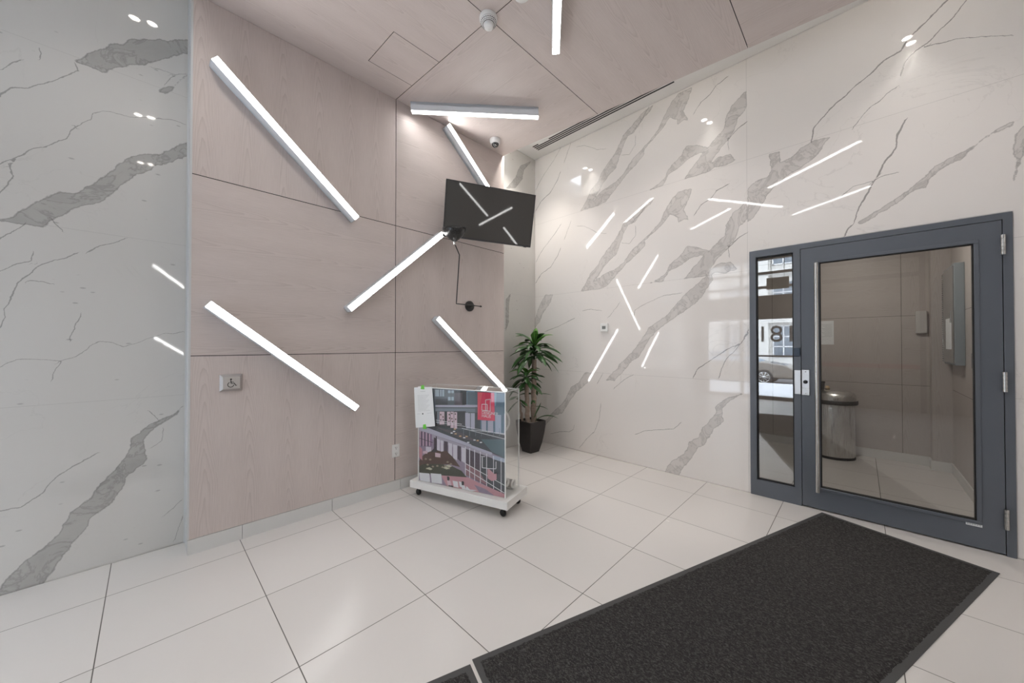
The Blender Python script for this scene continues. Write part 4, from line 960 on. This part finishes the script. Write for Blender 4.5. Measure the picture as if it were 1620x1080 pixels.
# ---------------------------------------------------------------- small wall fittings
ab=thing('accessible_door_button',(.393,YW,1.085),'square steel push plate with wheelchair symbol on the left wood wall','button')
mb=MB(); x0,x1,z0,z1=.332,.455,1.028,1.142; y=YW-.0; ib=.016
o=[(x0,y,z0),(x1,y,z0),(x1,y,z1),(x0,y,z1)]; i_=[(x0+ib,y-.022,z0+ib),(x1-ib,y-.022,z0+ib),(x1-ib,y-.022,z1-ib),(x0+ib,y-.022,z1-ib)]
for k in range(4): mb.face([o[k],o[(k+1)%4],i_[(k+1)%4],i_[k]])
mb.face([o[3],o[2],o[1],o[0]]); mb.build('bevelled_rim',STEELH,ab)
mb=MB(); mb.box((x0+ib,y-.024,z0+ib),(x1-ib,y-.0215,z1-ib)); mb.build('push_plate',STEELH,ab)
mb=MB(); yy=y-.0255
def dsk(cx,cz,r,r2=0,a0=0,a1=2*math.pi,n=28):
    for k in range(n):
        a=a0+(a1-a0)*k/n; b=a0+(a1-a0)*(k+1)/n
        if r2: mb.face([(cx+r2*math.cos(a),yy,cz+r2*math.sin(a)),(cx+r*math.cos(a),yy,cz+r*math.sin(a)),(cx+r*math.cos(b),yy,cz+r*math.sin(b)),(cx+r2*math.cos(b),yy,cz+r2*math.sin(b))])
        else: mb.face([(cx,yy,cz),(cx+r*math.cos(a),yy,cz+r*math.sin(a)),(cx+r*math.cos(b),yy,cz+r*math.sin(b))])
def bar2(xa,za,xb,zb,w):
    d=Vector((xb-xa,zb-za)); d.normalize(); nx,nz=-d.y*w/2,d.x*w/2
    mb.face([(xa-nx,yy,za-nz),(xb-nx,yy,zb-nz),(xb+nx,yy,zb+nz),(xa+nx,yy,za+nz)])
cx,cz=.393,1.083
dsk(cx-.003,cz+.026,.0055); dsk(cx-.004,cz-.010,.0185,.0145,math.radians(110),math.radians(355)); bar2(cx-.004,cz+.019,cx-.002,cz-.002,.005)
bar2(cx-.002,cz+.008,cx+.012,cz+.008,.0035); bar2(cx-.003,cz-.001,cx+.015,cz-.001,.0045); bar2(cx+.014,cz+.0,cx+.024,cz-.018,.0045); bar2(cx+.022,cz-.018,cx+.029,cz-.015,.0035)
mb.build('wheelchair_symbol',BLACK,ab)

ot=thing('power_outlet',(1.598,YW,.368),'white two-socket power outlet low at the wood panel joint','outlet')
mb=MB(); mb.box((1.562,YW-.006,.310),(1.634,YW,.427)); mb.build('cover_plate',WHITEP,ot,bevel=.003)
for z in (.342,.395):
    mb=MB(); mb.box((1.581,YW-.009,z-.017),(1.615,YW-.006,z+.017)); r=mb.build('socket_face',WHITEP,ot,bevel=.004)
    mb=MB(); mb.box((1.589,YW-.0096,z-.002),(1.592,YW-.009,z+.010)); mb.box((1.603,YW-.0096,z-.002),(1.606,YW-.009,z+.008)); mb.box((1.595,YW-.0096,z-.013),(1.601,YW-.009,z-.007)); mb.build('slots',BLACK,r)

th=thing('thermostat',(XM,2.19,1.55),'small white thermostat with grey screen on the right marble wall','thermostat')
mb=MB(); mb.box((XM-.024,2.140,1.500),(XM,2.238,1.598)); mb.build('thermostat_body',WHITEP,th,bevel=.004)
mb=MB(); mb.box((XM-.0262,2.166,1.532),(XM-.024,2.212,1.568)); mb.build('display',plain('lcd_grey',(.20,.21,.21),.2),th)

# ---------------------------------------------------------------- door with side light
XD0,XD1=XM-.012,XM+.060
mb=MB()
def fb(y0,y1,z0,z1,x0=XD0,x1=XD1): mb.box((x0,y0,z0),(x1,y1,z1))
fb(.668,DY1,0,DZ); fb(DY0,-.656,0,DZ); fb(-.656,.668,2.146,DZ); fb(.356,.402,0,2.146); fb(.402,.668,0,.138); fb(.402,.668,2.128,2.146)
d1=mb.build('door_1',FRAME,kind='structure')
mb=MB(); e=.010
mb.box((XM+.012,.402,.138),(XM+.040,.402+e,2.128)); mb.box((XM+.012,.668-e,.138),(XM+.040,.668,2.128)); mb.box((XM+.012,.402,2.128-e),(XM+.040,.668,2.128)); mb.box((XM+.012,.402,.138),(XM+.040,.668,.138+e)); mb.build('glazing_gasket',BLACK,d1)
mb=MB(); mb.box((XM+.022,.402,.138),(XM+.034,.668,2.128)); mb.build('side_pane',glass_mat('side_light_glass',(.80,.80,.79),.09,1.4),d1)
mb=MB(); g=.004; y0,y1,z0,z1=-.656+g,.356-g,.012,2.146-g
gy0,gy1,gz0,gz1=-.540,.234,.186,2.012
mb.box((XD0,y0,z0),(XD1-.012,gy0,z1)); mb.box((XD0,gy1,z0),(XD1-.012,y1,z1)); mb.box((XD0,gy0,z0),(XD1-.012,gy1,gz0)); mb.box((XD0,gy0,gz1),(XD1-.012,gy1,z1))
leaf=mb.build('door_leaf',FRAME,d1)
b=.022; mb=MB()
def stop(a0,a1,c0,c1):
    mb.box((XD0-.006,a0,c0),(XD0,a1,c1))
stop(gy0-b,gy1+b,gz0-b,gz0); stop(gy0-b,gy1+b,gz1,gz1+b); stop(gy0-b,gy0,gz0,gz1); stop(gy1,gy1+b,gz0,gz1); mb.build('glazing_bead',FRAME,leaf,bevel=.003)
mb=MB(); e=.006
mb.box((XM-.010,gy0,gz0),(XM+.02,gy0+e,gz1)); mb.box((XM-.010,gy1-e,gz0),(XM+.02,gy1,gz1)); mb.box((XM-.010,gy0,gz1-e),(XM+.02,gy1,gz1)); mb.box((XM-.010,gy0,gz0),(XM+.02,gy1,gz0+e)); mb.build('leaf_gasket',BLACK,leaf)
mb=MB(); mb.box((XM+.004,gy0,gz0),(XM+.016,gy1,gz1)); mb.build('leaf_pane',GLASS,leaf)
mb=MB(); mb.box((XM+.02,DY0+.01,2.12),(XM+.03,DY1-.3,2.16)); mb.box((XM+.03,.33,0),(XM+.045,.38,2.15)); mb.box((XM+.03,-.67,0),(XM+.045,-.63,2.15)); mb.build('frame_rebate',BLACK,d1)
hy=.251; hx=XM-.072
mb=MB(); mb.tube([(hx,hy,.160),(hx,hy,2.006)],.0125,20)
for z in (.330,1.838): mb.tube([(hx,hy,z),(XD0,hy+.006,z)],.009,14)
mb.build('pull_handle',STEEL,leaf,label='full-height brushed steel pull handle')
for z in (.235,1.105,1.980):
    mb=MB(); hp=[(XD0-.012,-.655,z-.062+k*.0255) for k in range(6)]
    for k in range(5):
        mb.tube([hp[k]+(0,)*0,(hp[k+1][0],hp[k+1][1],hp[k+1][2]-.002)],.0105,14)
    mb.box((XD0-.004,-.690,z-.058),(XD0-.001,-.620,z+.058)) if False else None
    mb.build('hinge',STEEL,d1)
mb=MB(); mb.box((XD0-.010,.356,.930),(XD0-.001,.398,1.130)); mb.build('latch_guard',STEELH,d1,bevel=.003)
mb=MB(); mb.box((XD0-.006,.300,.925),(XD0-.001,.350,1.135)); mb.build('lock_plate',STEELH,leaf,bevel=.004)
mb=MB(); mb.lathe([(0,.0),(.015,0),(.015,.008),(.012,.010),(0,.010)],24,0,Matrix.Translation((XD0-.006,.326,1.035))@Matrix.Rotation(-math.pi/2,4,'Y')); mb.build('lock_cylinder',DARK,leaf)
mb=MB(); mb.tube([(XD0-.0065,.302,.975),(XD0-.0065,.348,.985)],.002,8); 
for z in (.94,1.12): mb.lathe([(0,0),(.005,0),(.004,.003),(0,.003)],12,0,Matrix.Translation((XD0-.006,.325,z))@Matrix.Rotation(-math.pi/2,4,'Y'))
mb.build('plate_screws',CHROME,leaf)
mb=MB(); mb.box((XD0-.018,.358,1.245),(XD0-.001,.402,1.318)); mb.build('strike_box',plain('dark_blue_plastic',(.035,.055,.085),.4),d1,bevel=.004)
mb=MB(); mb.box((XD0-.001,-.562,.148),(XD0-.0003,-.494,.168)); stk=mb.build('label_sticker',PAPER,leaf)
mb=MB(); [mb.box((XD0-.0014,-.556+k*.010,.155),(XD0-.001,-.549+k*.010,.161)) for k in range(6)]; mb.build('sticker_print',INK,stk)
mb=MB(); mb.box((XD0,DY0,-.0),(XD0+.05,-.656,.004)); 

# ---------------------------------------------------------------- vestibule behind the door
XV=6.06; YVR=-.69; YVL=1.95; ZV=2.62
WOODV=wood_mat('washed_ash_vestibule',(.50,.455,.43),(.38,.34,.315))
core2=MB(); core2.box((XV+.012,YVR-.1,0),(XV+.1,YVL+.1,ZV)); core2=core2.build('wall_vestibule_back',GAP,kind='structure')
zj=[.10,.883,1.675,2.47,ZV]; yj=[YVR,-.34,.87,YVL]
for i in range(3):
    for j in range(4):
        if zj[j+1]-zj[j]<.05: continue
        vert=(i+j)%2==0; U,V=(Vector((0,1,0)),Vector((0,0,1))) if vert else (Vector((0,0,1)),Vector((0,1,0)))
        ya,yb2=yj[i]+.0015,yj[i+1]-.0015; za,zb=zj[j]+.0015,zj[j+1]-.0015; mb=MB(); off=(random.uniform(0,9),random.uniform(0,9))
        panel_uv(mb,[(XV,ya,za),(XV,ya,zb),(XV,yb2,zb),(XV,yb2,za)],U,V,off); mb.build('wood_panel',WOODV,core2)
mb=MB(); mb.box((XV-.012,-.545,0),(XV+.012,YVL,.10)); mb.build('baseboard_vestibule',BASET,kind='structure')
# corner pier
mb=MB(); p0,p1=(5.90,YVR),(XV-.002,-.548)
U,V=Vector((0,1,0)),Vector((0,0,1))
panel_uv(mb,[(5.90,YVR,.1),(5.90,YVR,ZV),(5.90,-.548,ZV),(5.90,-.548,.1)],U,V); panel_uv(mb,[(5.90,-.548,.1),(5.90,-.548,ZV),(XV,-.548,ZV),(XV,-.548,.1)],Vector((1,0,0)),V)
mb.build('wall_vestibule_pier',WOODV,kind='structure')
mb=MB(); mb.box((5.888,YVR,0),(XV,-.536,.10)); mb.build('baseboard_pier',BASET,kind='structure')
core3=MB(); core3.box((XM+.1,YVR-.1,0),(XV+.012,YVR-.012,ZV)); core3=core3.build('wall_vestibule_right',GAP,kind='structure')
for j,(za,zb) in enumerate(((.1,.87),(.87,1.666),(1.666,2.46),(2.46,ZV))):
    U,V=((Vector((1,0,0)),Vector((0,0,1))),(Vector((0,0,1)),Vector((1,0,0))))[j%2]
    mb=MB(); panel_uv(mb,[(XM+.07,YVR,za+.0015),(XM+.07,YVR,zb-.0015),(XV,YVR,zb-.0015),(XV,YVR,za+.0015)],U,V,(j*1.7,j*.9)); mb.build('wood_panel',WOODV,core3)
mb=MB(); mb.box((XM+.10,YVR,0),(5.89,YVR+.012,.10)); mb.build('baseboard_vestibule_right',BASET,kind='structure')
mb=MB(); mb.box((XM+.10,YVL,0),(XV,YVL+.1,ZV)); mb.build('wall_vestibule_left',plain('vestibule_paint',(.30,.28,.26),.6),kind='structure')
mb=MB(); mb.box((XM+.02,YVR-.1,ZV),(XV+.1,YVL+.1,ZV+.1)); mb.build('ceiling_vestibule',WHITE,kind='structure')
vl=MB(); vl.lathe([(0,ZV-.02),(.09,ZV-.02),(.10,ZV-.005),(.10,ZV)],32,0,Matrix.Translation((4.9,.1,0)))
tag(vl.build('ceiling_lamp',plain('vestibule_lamp',(.9,.9,.9),.5,emit=(1,.95,.88),est=42)),'round flush ceiling lamp inside the room behind the glass door','light')
# wall cabinet with perforated edge
cb=thing('wall_cabinet',(5.55,YVR,1.63),'shallow grey wall cabinet with glass front behind the glass door','cabinet')
GREYC=plain('grey_cabinet_metal',(.33,.38,.41),.4,metal=.3)
cx0,cx1,cz0,cz1,cy=5.235,5.84,1.150,2.105,YVR+.062
mb=MB(); mb.box((cx0,YVR+.001,cz0),(cx1,cy,cz1)); mb.build('cabinet_body',GREYC,cb,bevel=.003)
mb=MB(); mb.box((cx0+.02,cy,cz0+.02),(cx1-.02,cy+.008,cz1-.02)); mb.build('cabinet_door',plain('cabinet_door_grey',(.22,.22,.22),.15,spec=.8),cb)
mb=MB(); mb.box((cx0+.10,cy+.008,1.30),(cx0+.40,cy+.0095,1.60)); mb.build('posted_sheet',PAPER,cb)
mb=MB()
for k in range(40): mb.box((cx1-.014,cy+.002,cz0+.02+k*.0228),(cx1-.004,cy+.012,cz0+.032+k*.0228))
mb.build('perforated_hinge',CHROME,cb)
mb=MB(); mb.tube([(cx0+.04,cy+.02,1.55),(cx0+.04,cy+.02,1.66)],.005,8); mb.build('cabinet_latch',CHROME,cb)
ib_=MB(); ib_.box((XV-.040,-.530,1.472),(XV-.0005,-.448,1.720)); tag(ib_.build('wall_box',plain('pale_box_plastic',(.55,.53,.51),.4),bevel=.004),'small pale rectangular box on the wood wall behind the glass door','wall box')
nt_=thing('wall_notice',(XV,.305,1.5),'white paper notice taped to the wood wall behind the pull handle','notice')
mb=MB(); mb.box((XV-.003,.238,1.347),(XV-.0005,.372,1.648)); mb.build('notice_paper',PAPER,nt_)
mb=MB(); [mb.box((XV-.0036,.255,1.60-k*.017),(XV-.003,.355-(k%3)*.015,1.604-k*.017)) for k in range(10)]; mb.build('notice_text',INK,nt_)
sw=MB(); sw.box((4.86,YVR+.0005,1.14),(4.93,YVR+.012,1.27)); tag(sw.build('wall_switch',plain('switch_grey',(.16,.16,.16),.4),bevel=.003),'small dark switch plate on the right wall behind the door','switch')

# trash can
tc_=thing('trash_can',(5.80,.238,0),'round brushed steel trash can with domed lid behind the glass door','trash can')
M=Matrix.Translation((5.80,.238,0))
mb=MB(); mb.lathe([(.190,.025),(.190,.640)],48,0,M); mb.build('can_body',STEEL,tc_)
mb=MB(); mb.lathe([(0,0),(.193,0),(.196,.006),(.194,.028),(.188,.030)],48,0,M); mb.build('base_ring',BLACK,tc_)
mb=MB(); mb.lathe([(.188,.640),(.214,.640),(.220,.648),(.220,.682),(.212,.690),(.150,.690)],48,0,M); mb.build('lid_rim',BLACK,tc_)
mb=MB(); mb.lathe([(.214,.688),(.216,.715),(.200,.755),(.170,.782),(.120,.797),(.060,.801),(.0,.802)],48,0,M); mb.build('dome_lid',STEEL,tc_)
cup=MB(); Mc=Matrix.Translation((5.70,.345,.801)); cup.lathe([(0,0),(.030,0),(.038,.085),(.043,.088),(.040,.10),(0,.10)],24,0,Mc); tag(cup.build('paper_cup',BLACK),'small black cup standing on the steel trash can lid','cup')
ck=MB(); Mc=Matrix.Translation((5.775,.29,.799)); ck.lathe([(0,0),(.022,0),(.024,.02),(.018,.045),(0,.05)],20,0,Mc); tag(ck.build('crumpled_wrapper',plain('tan_paper',(.50,.36,.20),.8)),'small tan crumpled wrapper on the trash can lid beside the cup','litter')

# ---------------------------------------------------------------- entrance mats
def mat_obj(c0,c1,L,label,gtag=None):
    # c0, c1: the two corners of the short end; runs L metres away from them
    c0=Vector((*c0,0)); c1=Vector((*c1,0)); s=(c1-c0); W=s.length; s.normalize(); d=Vector((s.y,-s.x,0))
    r=thing('floor_mat',c0+(s*W+d*L)/2,label,'mat','black ribbed entrance mats')
    F=Matrix.Translation(c0)@Matrix((d,s,Vector((0,0,1)))).transposed().to_4x4()
    bw=.028
    mb=MB()
    for (a0,a1,b0,b1) in ((0,L,0,bw),(0,L,W-bw,W),(0,bw,bw,W-bw),(L-bw,L,bw,W-bw)): mb.box((a0,b0,.0005),(a1,b1,.0035),0,F)
    mb.build('rubber_border',RUBBER,r)
    # pile grid with gently jittered edge
    nx,ny=int(L/.012),int(W/.012); V=[];Fc=[]
    for i in range(nx+1):
        for j in range(ny+1):
            x=bw-.002+(L-2*bw+.004)*i/nx; y=bw-.002+(W-2*bw+.004)*j/ny
            e=i in(0,nx) or j in(0,ny)
            z=.0035 if e else .0085+random.uniform(-.0007,.0007)
            if e: x+=random.uniform(-.003,.003); y+=random.uniform(-.003,.003)
            V.append(F@Vector((x,y,z)))
    for i in range(nx):
        for j in range(ny):
            a=i*(ny+1)+j; Fc.append((a,a+ny+1,a+ny+2,a+1))
    mb=MB(); mb.add(V,Fc,0,True); o=mb.build('mat_pile',CARPET,r)
    return r,F
m1,F1=mat_obj((3.777,.228),(3.501,-.577),2.965,'large black ribbed floor mat in front of the glass door')
d_=Vector((-2.507,.851,0)).normalized()
e0=Vector((.952,1.178,0)); sdir=Vector((-.322,-.947,0)).normalized()
mat_obj(tuple(e0[:2]),tuple((e0+sdir*.85)[:2]),1.6,'second black mat butted to the end of the larger one at the picture bottom')
# small dark debris by the picture's right edge: leave out

# ---------------------------------------------------------------- clear display case on wheels
c00=Vector((1.631,2.871,0)); dl=(Vector((1.917,1.930,0))-c00).normalized(); dn=Vector((-dl.y,dl.x,0))
F=Matrix.Translation(c00)@Matrix((dl,dn,Vector((0,0,1)))).transposed().to_4x4()
dcase=thing('display_case',c00+dl*.49+dn*.18,'clear acrylic box with building poster on a white wheeled board','display case')
BL,BD=.985,.362
mb=MB(); mb.box((0,0,.078),(BL,BD,.140),0,F); mb.build('base_board',BOARDW,dcase,bevel=.003)
for (x,y) in ((.06,.055),(BL-.06,.055),(.06,BD-.055),(BL-.06,BD-.055)):
    mb=MB(); T_=F@Matrix.Translation((x,y,0)); mb.box((-.020,-.020,.070),(.020,.020,.078),0,T_); mb.box((-.016,-.014,.030),(.006,-.0105,.072),0,T_); mb.box((-.016,.0105,.030),(.006,.014,.072),0,T_)
    ca=mb.build('caster',DARK,dcase)
    mb=MB(); mb.lathe([(0,-.0095),(.022,-.0095),(.0265,-.006),(.0265,.006),(.022,.0095),(0,.0095)],24,0,T_@Matrix.Translation((-.006,0,.0268))@Matrix.Rotation(math.pi/2,4,'X')); mb.build('caster_wheel',BLACK,ca)
# acrylic box: front plane passes through (1.675,2.806)-(1.957,1.988)
fo=Vector((1.675,2.806,0)); fd=Vector((1.957,1.988,0))-fo; PL=fd.length; fd.normalize(); fn=Vector((-fd.y,fd.x,0))
G=Matrix.Translation(fo+Vector((0,0,.140)))@Matrix((fd,fn,Vector((0,0,1)))).transposed().to_4x4()
PD,PH,t=.262,.832,.005
mb=MB(); mb.box((0,0,0),(PL,t,PH),0,G); mb.box((0,PD-t,0),(PL,PD,PH),0,G); mb.box((0,t,0),(t,PD-t,PH),0,G); mb.box((PL-t,t,0),(PL,PD-t,PH),0,G)
mb.box((t,t,PH-t),(PL-t,PD-t,PH),0,G); mb.build('acrylic_box',ACRYL,dcase)
mb=MB(); e=.006
for (x,y) in ((0,0),(PL-e,0),(0,PD-e),(PL-e,PD-e)): mb.box((x-.0006,y-.0006,0),(x+e+.0006,y+e+.0006,PH+.0006),0,G)
for y in (0,PD-e): mb.box((0,y-.0006,PH-e),(PL,y+e,PH+.0008),0,G)
for x in (0,PL-e): mb.box((x-.0006,0,PH-e),(x+e,PD,PH+.0008),0,G)
mb.build('acrylic_edges',ACRE,dcase)
# poster inside the front: a flat print, drawn shape by shape
cols=sorted({c for c,_ in POSTER}); mats=[PC[c] for c in cols]; mb=MB()
mb.box((.008,.0075,.004),(PL-.008,.0095,.826),cols.index('slate'),G)
x0_,x1_,z0_,z1_=.008,PL-.008,.004,.826
def clip_poly(pts):
    for ax_,lim,sg_ in ((0,x0_,1),(0,x1_,-1),(1,z0_,1),(1,z1_,-1)):
        out=[]
        for i in range(len(pts)):
            a=pts[i]; b=pts[(i+1)%len(pts)]; da=(a[ax_]-lim)*sg_; db=(b[ax_]-lim)*sg_
            if da>=0: out.append(a)
            if da*db<0: tt=da/(da-db); out.append((a[0]+(b[0]-a[0])*tt,a[1]+(b[1]-a[1])*tt))
        pts=out
        if len(pts)<3: return []
    return pts
lay=.0075
for k,(c,pts) in enumerate(POSTER):
    pts=clip_poly(pts)
    if len(pts)<3: continue
    lay=.0073-.0000125*k
    mb.face([G@Vector((x,lay,z)) for x,z in pts],cols.index(c))
poster=mb.build('poster',mats,dcase,label='printed poster of an apartment terrace with a red logo square')
Mt=G@Matrix(((1,0,0,.647),(0,0,-1,.0052),(0,1,0,.653),(0,0,0,1)))
text_mesh('lettering','DESIGNER',.033,PC['white'],poster,Mt,.0002,'LEFT')
Mt=G@Matrix(((1,0,0,.647),(0,0,-1,.0052),(0,1,0,.627),(0,0,0,1)))
text_mesh('lettering','HAUS',.033,PC['white'],poster,Mt,.0002,'LEFT')
# taped sheet on the case
ns=thing('notice_sheet',G@Vector((.06,-.003,.83)),'white printed sheet stuck with green tape on the display case corner','notice')
NP=[(-.040,.822),(.155,.838),(.188,.500),(-.020,.466)]
mb=MB(); nu=8
def nsp(u,v,off):
    a=Vector(NP[0]).lerp(Vector(NP[1]),u); b_=Vector(NP[3]).lerp(Vector(NP[2]),u); p=a.lerp(b_,v)
    bulge=.004+.007*math.sin(math.pi*v)*math.sin(math.pi*min(1,u+.1))+(.010*max(0,.25-u))
    return G@Vector((p.x,-bulge-off,p.y))
V=[nsp(i/nu,j/nu,0) for i in range(nu+1) for j in range(nu+1)]+[nsp(i/nu,j/nu,-.0006) for i in range(nu+1) for j in range(nu+1)]
nn=(nu+1)**2
fs=[(i*(nu+1)+j,i*(nu+1)+j+1,(i+1)*(nu+1)+j+1,(i+1)*(nu+1)+j) for i in range(nu) for j in range(nu)]
mb.add(V,fs+[tuple(reversed([x+nn for x in f])) for f in fs],0,True); mb.build('sheet',PAPER,ns)
mb=MB()
rows=[(.10,.35,.62,.010)]+[(.20+k*.032,.18,.82-(k%4)*.06,.006) for k in range(13)]+[(.655,.12,.30,.006),(.655,.66,.88,.006)]
for v0,ua,ub,h in rows:
    for q in range(10):
        a_,b__=ua+(ub-ua)*q/10,ua+(ub-ua)*(q+.92)/10
        mb.face([nsp(a_,v0,.0012),nsp(b__,v0,.0012),nsp(b__,v0+h,.0012),nsp(a_,v0+h,.0012)])
mb.build('printed_text',INK,ns)
mb=MB(); mb.face([nsp(.40,.645,.0010),nsp(.46,.645,.0010),nsp(.46,.680,.0010),nsp(.40,.680,.0010)]); mb.build('ink_mark',plain('dark_ink',(.06,.08,.07),.8),ns)
for (u0,u1,v0,v1) in ((.40,.58,-.045,.055),(.40,.56,.935,1.05)):
    mb=MB(); o1=.0018; P_=[nsp(u0,v0,o1),nsp(u1-.02,v0-.01,o1),nsp(u1,v1,o1),nsp(u0-.03,v1-.01,o1)]
    mb.add(P_+[p+(G.to_3x3()@Vector((0,.0008,0))) for p in P_],[(0,1,2,3),(7,6,5,4),(0,4,5,1),(1,5,6,2),(2,6,7,3),(3,7,4,0)]); mb.build('tape',TAPE,ns)
# things inside the case
rg=MB(); Mr=G@Matrix.Translation((.70,.150,.560))@Matrix.Rotation(math.pi/2,4,'X')@Matrix.Rotation(.5,4,'Y')
prof=[(.112+.009*math.cos(a),.009*math.sin(a)) for a in [k*2*math.pi/12 for k in range(13)]]
rg.lathe(prof,40,0,Mr); tag(rg.build('white_ring',WHITEP,bevel=0),'white plastic ring standing behind the poster inside the clear case','ring')
for (x,y,z,lab) in ((.775,.130,.075,'front short grey roll lying low inside the clear case'),(.800,.200,.042,'short grey roll lying at the back of the clear case')):
    Mr=G@Matrix.Translation((x,y,z))@Matrix.Rotation(math.pi/2,4,'Y'); z0=0
    r=thing('roll',G@Vector((x,y,z)),lab,'roll')
    mb=MB(); mb.lathe([(.020,-.04),(.034,-.04),(.034,.035),(.020,.035)],28,0,Mr); mb.build('outer_roll',plain('roll_grey',(.20,.19,.18),.5),r)
    mb=MB(); mb.lathe([(.034,.033),(.036,.033),(.036,.045),(.026,.045),(.022,.030)],28,0,Mr); mb.build('end_ring',WHITEP,r)

# ---------------------------------------------------------------- potted plant
pcx,pcy=3.385,2.985
pl=thing('potted_plant',(pcx,pcy,0),'tall leafy cane plant in a square dark planter in the corner','plant')
R0=math.radians(-3)
prof=[(0,.078),(.02,.082),(.12,.108),(.24,.128),(.33,.137),(.385,.139),(.385,.139),(.392,.137)]
mb=MB(); V=[]
def ring(h,z,inset=0):
    cs=[]; rad=h*.12
    for k,(sx,sy) in enumerate(((1,1),(-1,1),(-1,-1),(1,-1))):
        for a in (0,.5,1):
            ang=k*math.pi/2+a*math.pi/2
            cs.append((sx*(h-rad)+rad*math.cos(ang),sy*(h-rad)+rad*math.sin(ang)))
    return [Vector((pcx+x*math.cos(R0)-y*math.sin(R0),pcy+x*math.sin(R0)+y*math.cos(R0),z)) for x,y in cs]
rs=[ring(h,z) for z,h in prof]+[ring(.127,.392),ring(.125,.345)]
n=12
for r_ in rs: V+=r_
fs=[(i*n+k,i*n+(k+1)%n,(i+1)*n+(k+1)%n,(i+1)*n+k) for i in range(len(rs)-1) for k in range(n)]+[tuple(reversed(range(n)))]
mb.add(V,fs); mb.build('planter',POT,pl)
mb=MB(); top=ring(.126,.362); mb.add(top+[Vector((pcx,pcy,.372))],[(k,(k+1)%n,n) for k in range(n)]); mb.build('potting_stones',SOIL,pl)
canes=[((pcx-.045,pcy+.01),(pcx-.055,pcy+.02),.030,.86),((pcx+.030,pcy-.02),(pcx+.035,pcy-.03),.034,1.16),((pcx-.070,pcy+.075),(pcx-.11,pcy+.10),.016,.68)]
crowns=[]
for (a,b,rad,h) in canes:
    mb=MB(); pts=[]; rr=[]
    for k in range(14):
        t=k/13; pts.append((a[0]+(b[0]-a[0])*t+.004*math.sin(k*1.7),a[1]+(b[1]-a[1])*t+.004*math.cos(k*2.1),.35+(h-.35)*t)); rr.append(rad*(1-.12*t)*(1+.05*math.sin(k*2.9)))
    mb.tube(pts,rad,14,radii=rr); mb.build('cane',BARK,pl)
def leaf(mb,base,az,el,L,W,droop,twist=0,mi=0):
    n_=9; p=Vector(base); d=Vector((math.cos(az)*math.cos(el),math.sin(az)*math.cos(el),math.sin(el))); side=Vector((-math.sin(az),math.cos(az),0))
    rows_=[]
    for k in range(n_+1):
        t=k/n_; w=W*(.30+.70*math.sin(math.pi*min(1,t/.9)*.55+.0)) if t<.5 else W*max(.03,1-((t-.5)/.5)**2.2)
        up=side.cross(d).normalized(); 
        sd_=(side*math.cos(twist*t)+up*math.sin(twist*t))
        rows_.append((p-sd_*w/2+up*w*.16,p.copy(),p+sd_*w/2+up*w*.16,t))
        p=p+d*(L/n_)
        d=(d+Vector((0,0,-droop/n_))).normalized()
    for k in range(n_):
        A_=rows_[k];B_=rows_[k+1]
        mb.face([A_[0],A_[1],B_[1],B_[0]],mi,[(0,A_[3]),(.5,A_[3]),(.5,B_[3]),(0,B_[3])],True)
        mb.face([A_[1],A_[2],B_[2],B_[1]],mi,[(.5,A_[3]),(1,A_[3]),(1,B_[3]),(.5,B_[3])],True)
def crown(cx,cy,z0,z1,nl,L0,L1,W,seed,light=.2,el0=-.1,el1=1.2,dr=1.5):
    rnd=random.Random(seed); mb=MB()
    mb.tube([(cx,cy,z0-.04),(cx,cy,z1)],.010,8,mi=0)
    for k in range(nl):
        t=k/(nl-1); az=k*2.399+rnd.uniform(-.25,.25); z=z0+(z1-z0)*t
        el=el0+(el1-el0)*t+rnd.uniform(-.12,.12); L=(L0+(L1-L0)*t)*rnd.uniform(.85,1.12)
        # shorten leaves that would run into the marble
        ex=cx+math.cos(az)*L*.85; ey=cy+math.sin(az)*L*.85
        if ex>XM-.03: L*=max(.35,(XM-.04-cx)/max(.01,(ex-cx)))
        ey=cy+math.sin(az)*L*.85
        if ey>YB-.03: L*=max(.35,(YB-.04-cy)/max(.01,(ey-cy)))
        leaf(mb,(cx,cy,z),az,el,L,W*rnd.uniform(.85,1.15),dr*rnd.uniform(.75,1.25),rnd.uniform(-.5,.5),1 if (t>1-light and rnd.random()<.8) else 0)
    return mb.build('leaf_crown',[LEAF,LEAFL],pl)
crown(pcx+.035,pcy-.03,1.17,1.36,38,.42,.27,.088,3,.32,.18,1.2,1.75)
crown(pcx-.055,pcy+.02,.86,.99,28,.30,.22,.076,5,.25,.0,1.1,1.8)
crown(pcx-.11,pcy+.10,.62,.76,9,.22,.16,.06,8,.0,-.5,1.0,1.2)
mb=MB(); leaf(mb,(pcx+.02,pcy-.05,.385),-.75,.75,.33,.058,1.6); leaf(mb,(pcx+.05,pcy+.0,.55),-.6,.3,.22,.05,1.2); leaf(mb,(pcx-.0,pcy-.05,.42),-1.4,1.2,.24,.05,.5); leaf(mb,(pcx-.02,pcy-.03,.60),-2.2,.9,.22,.045,1.8)
leaf(mb,(pcx+.05,pcy-.03,.72),-.8,.2,.22,.045,.6)
mb.build('low_leaves',[LEAF,LEAFL],pl)
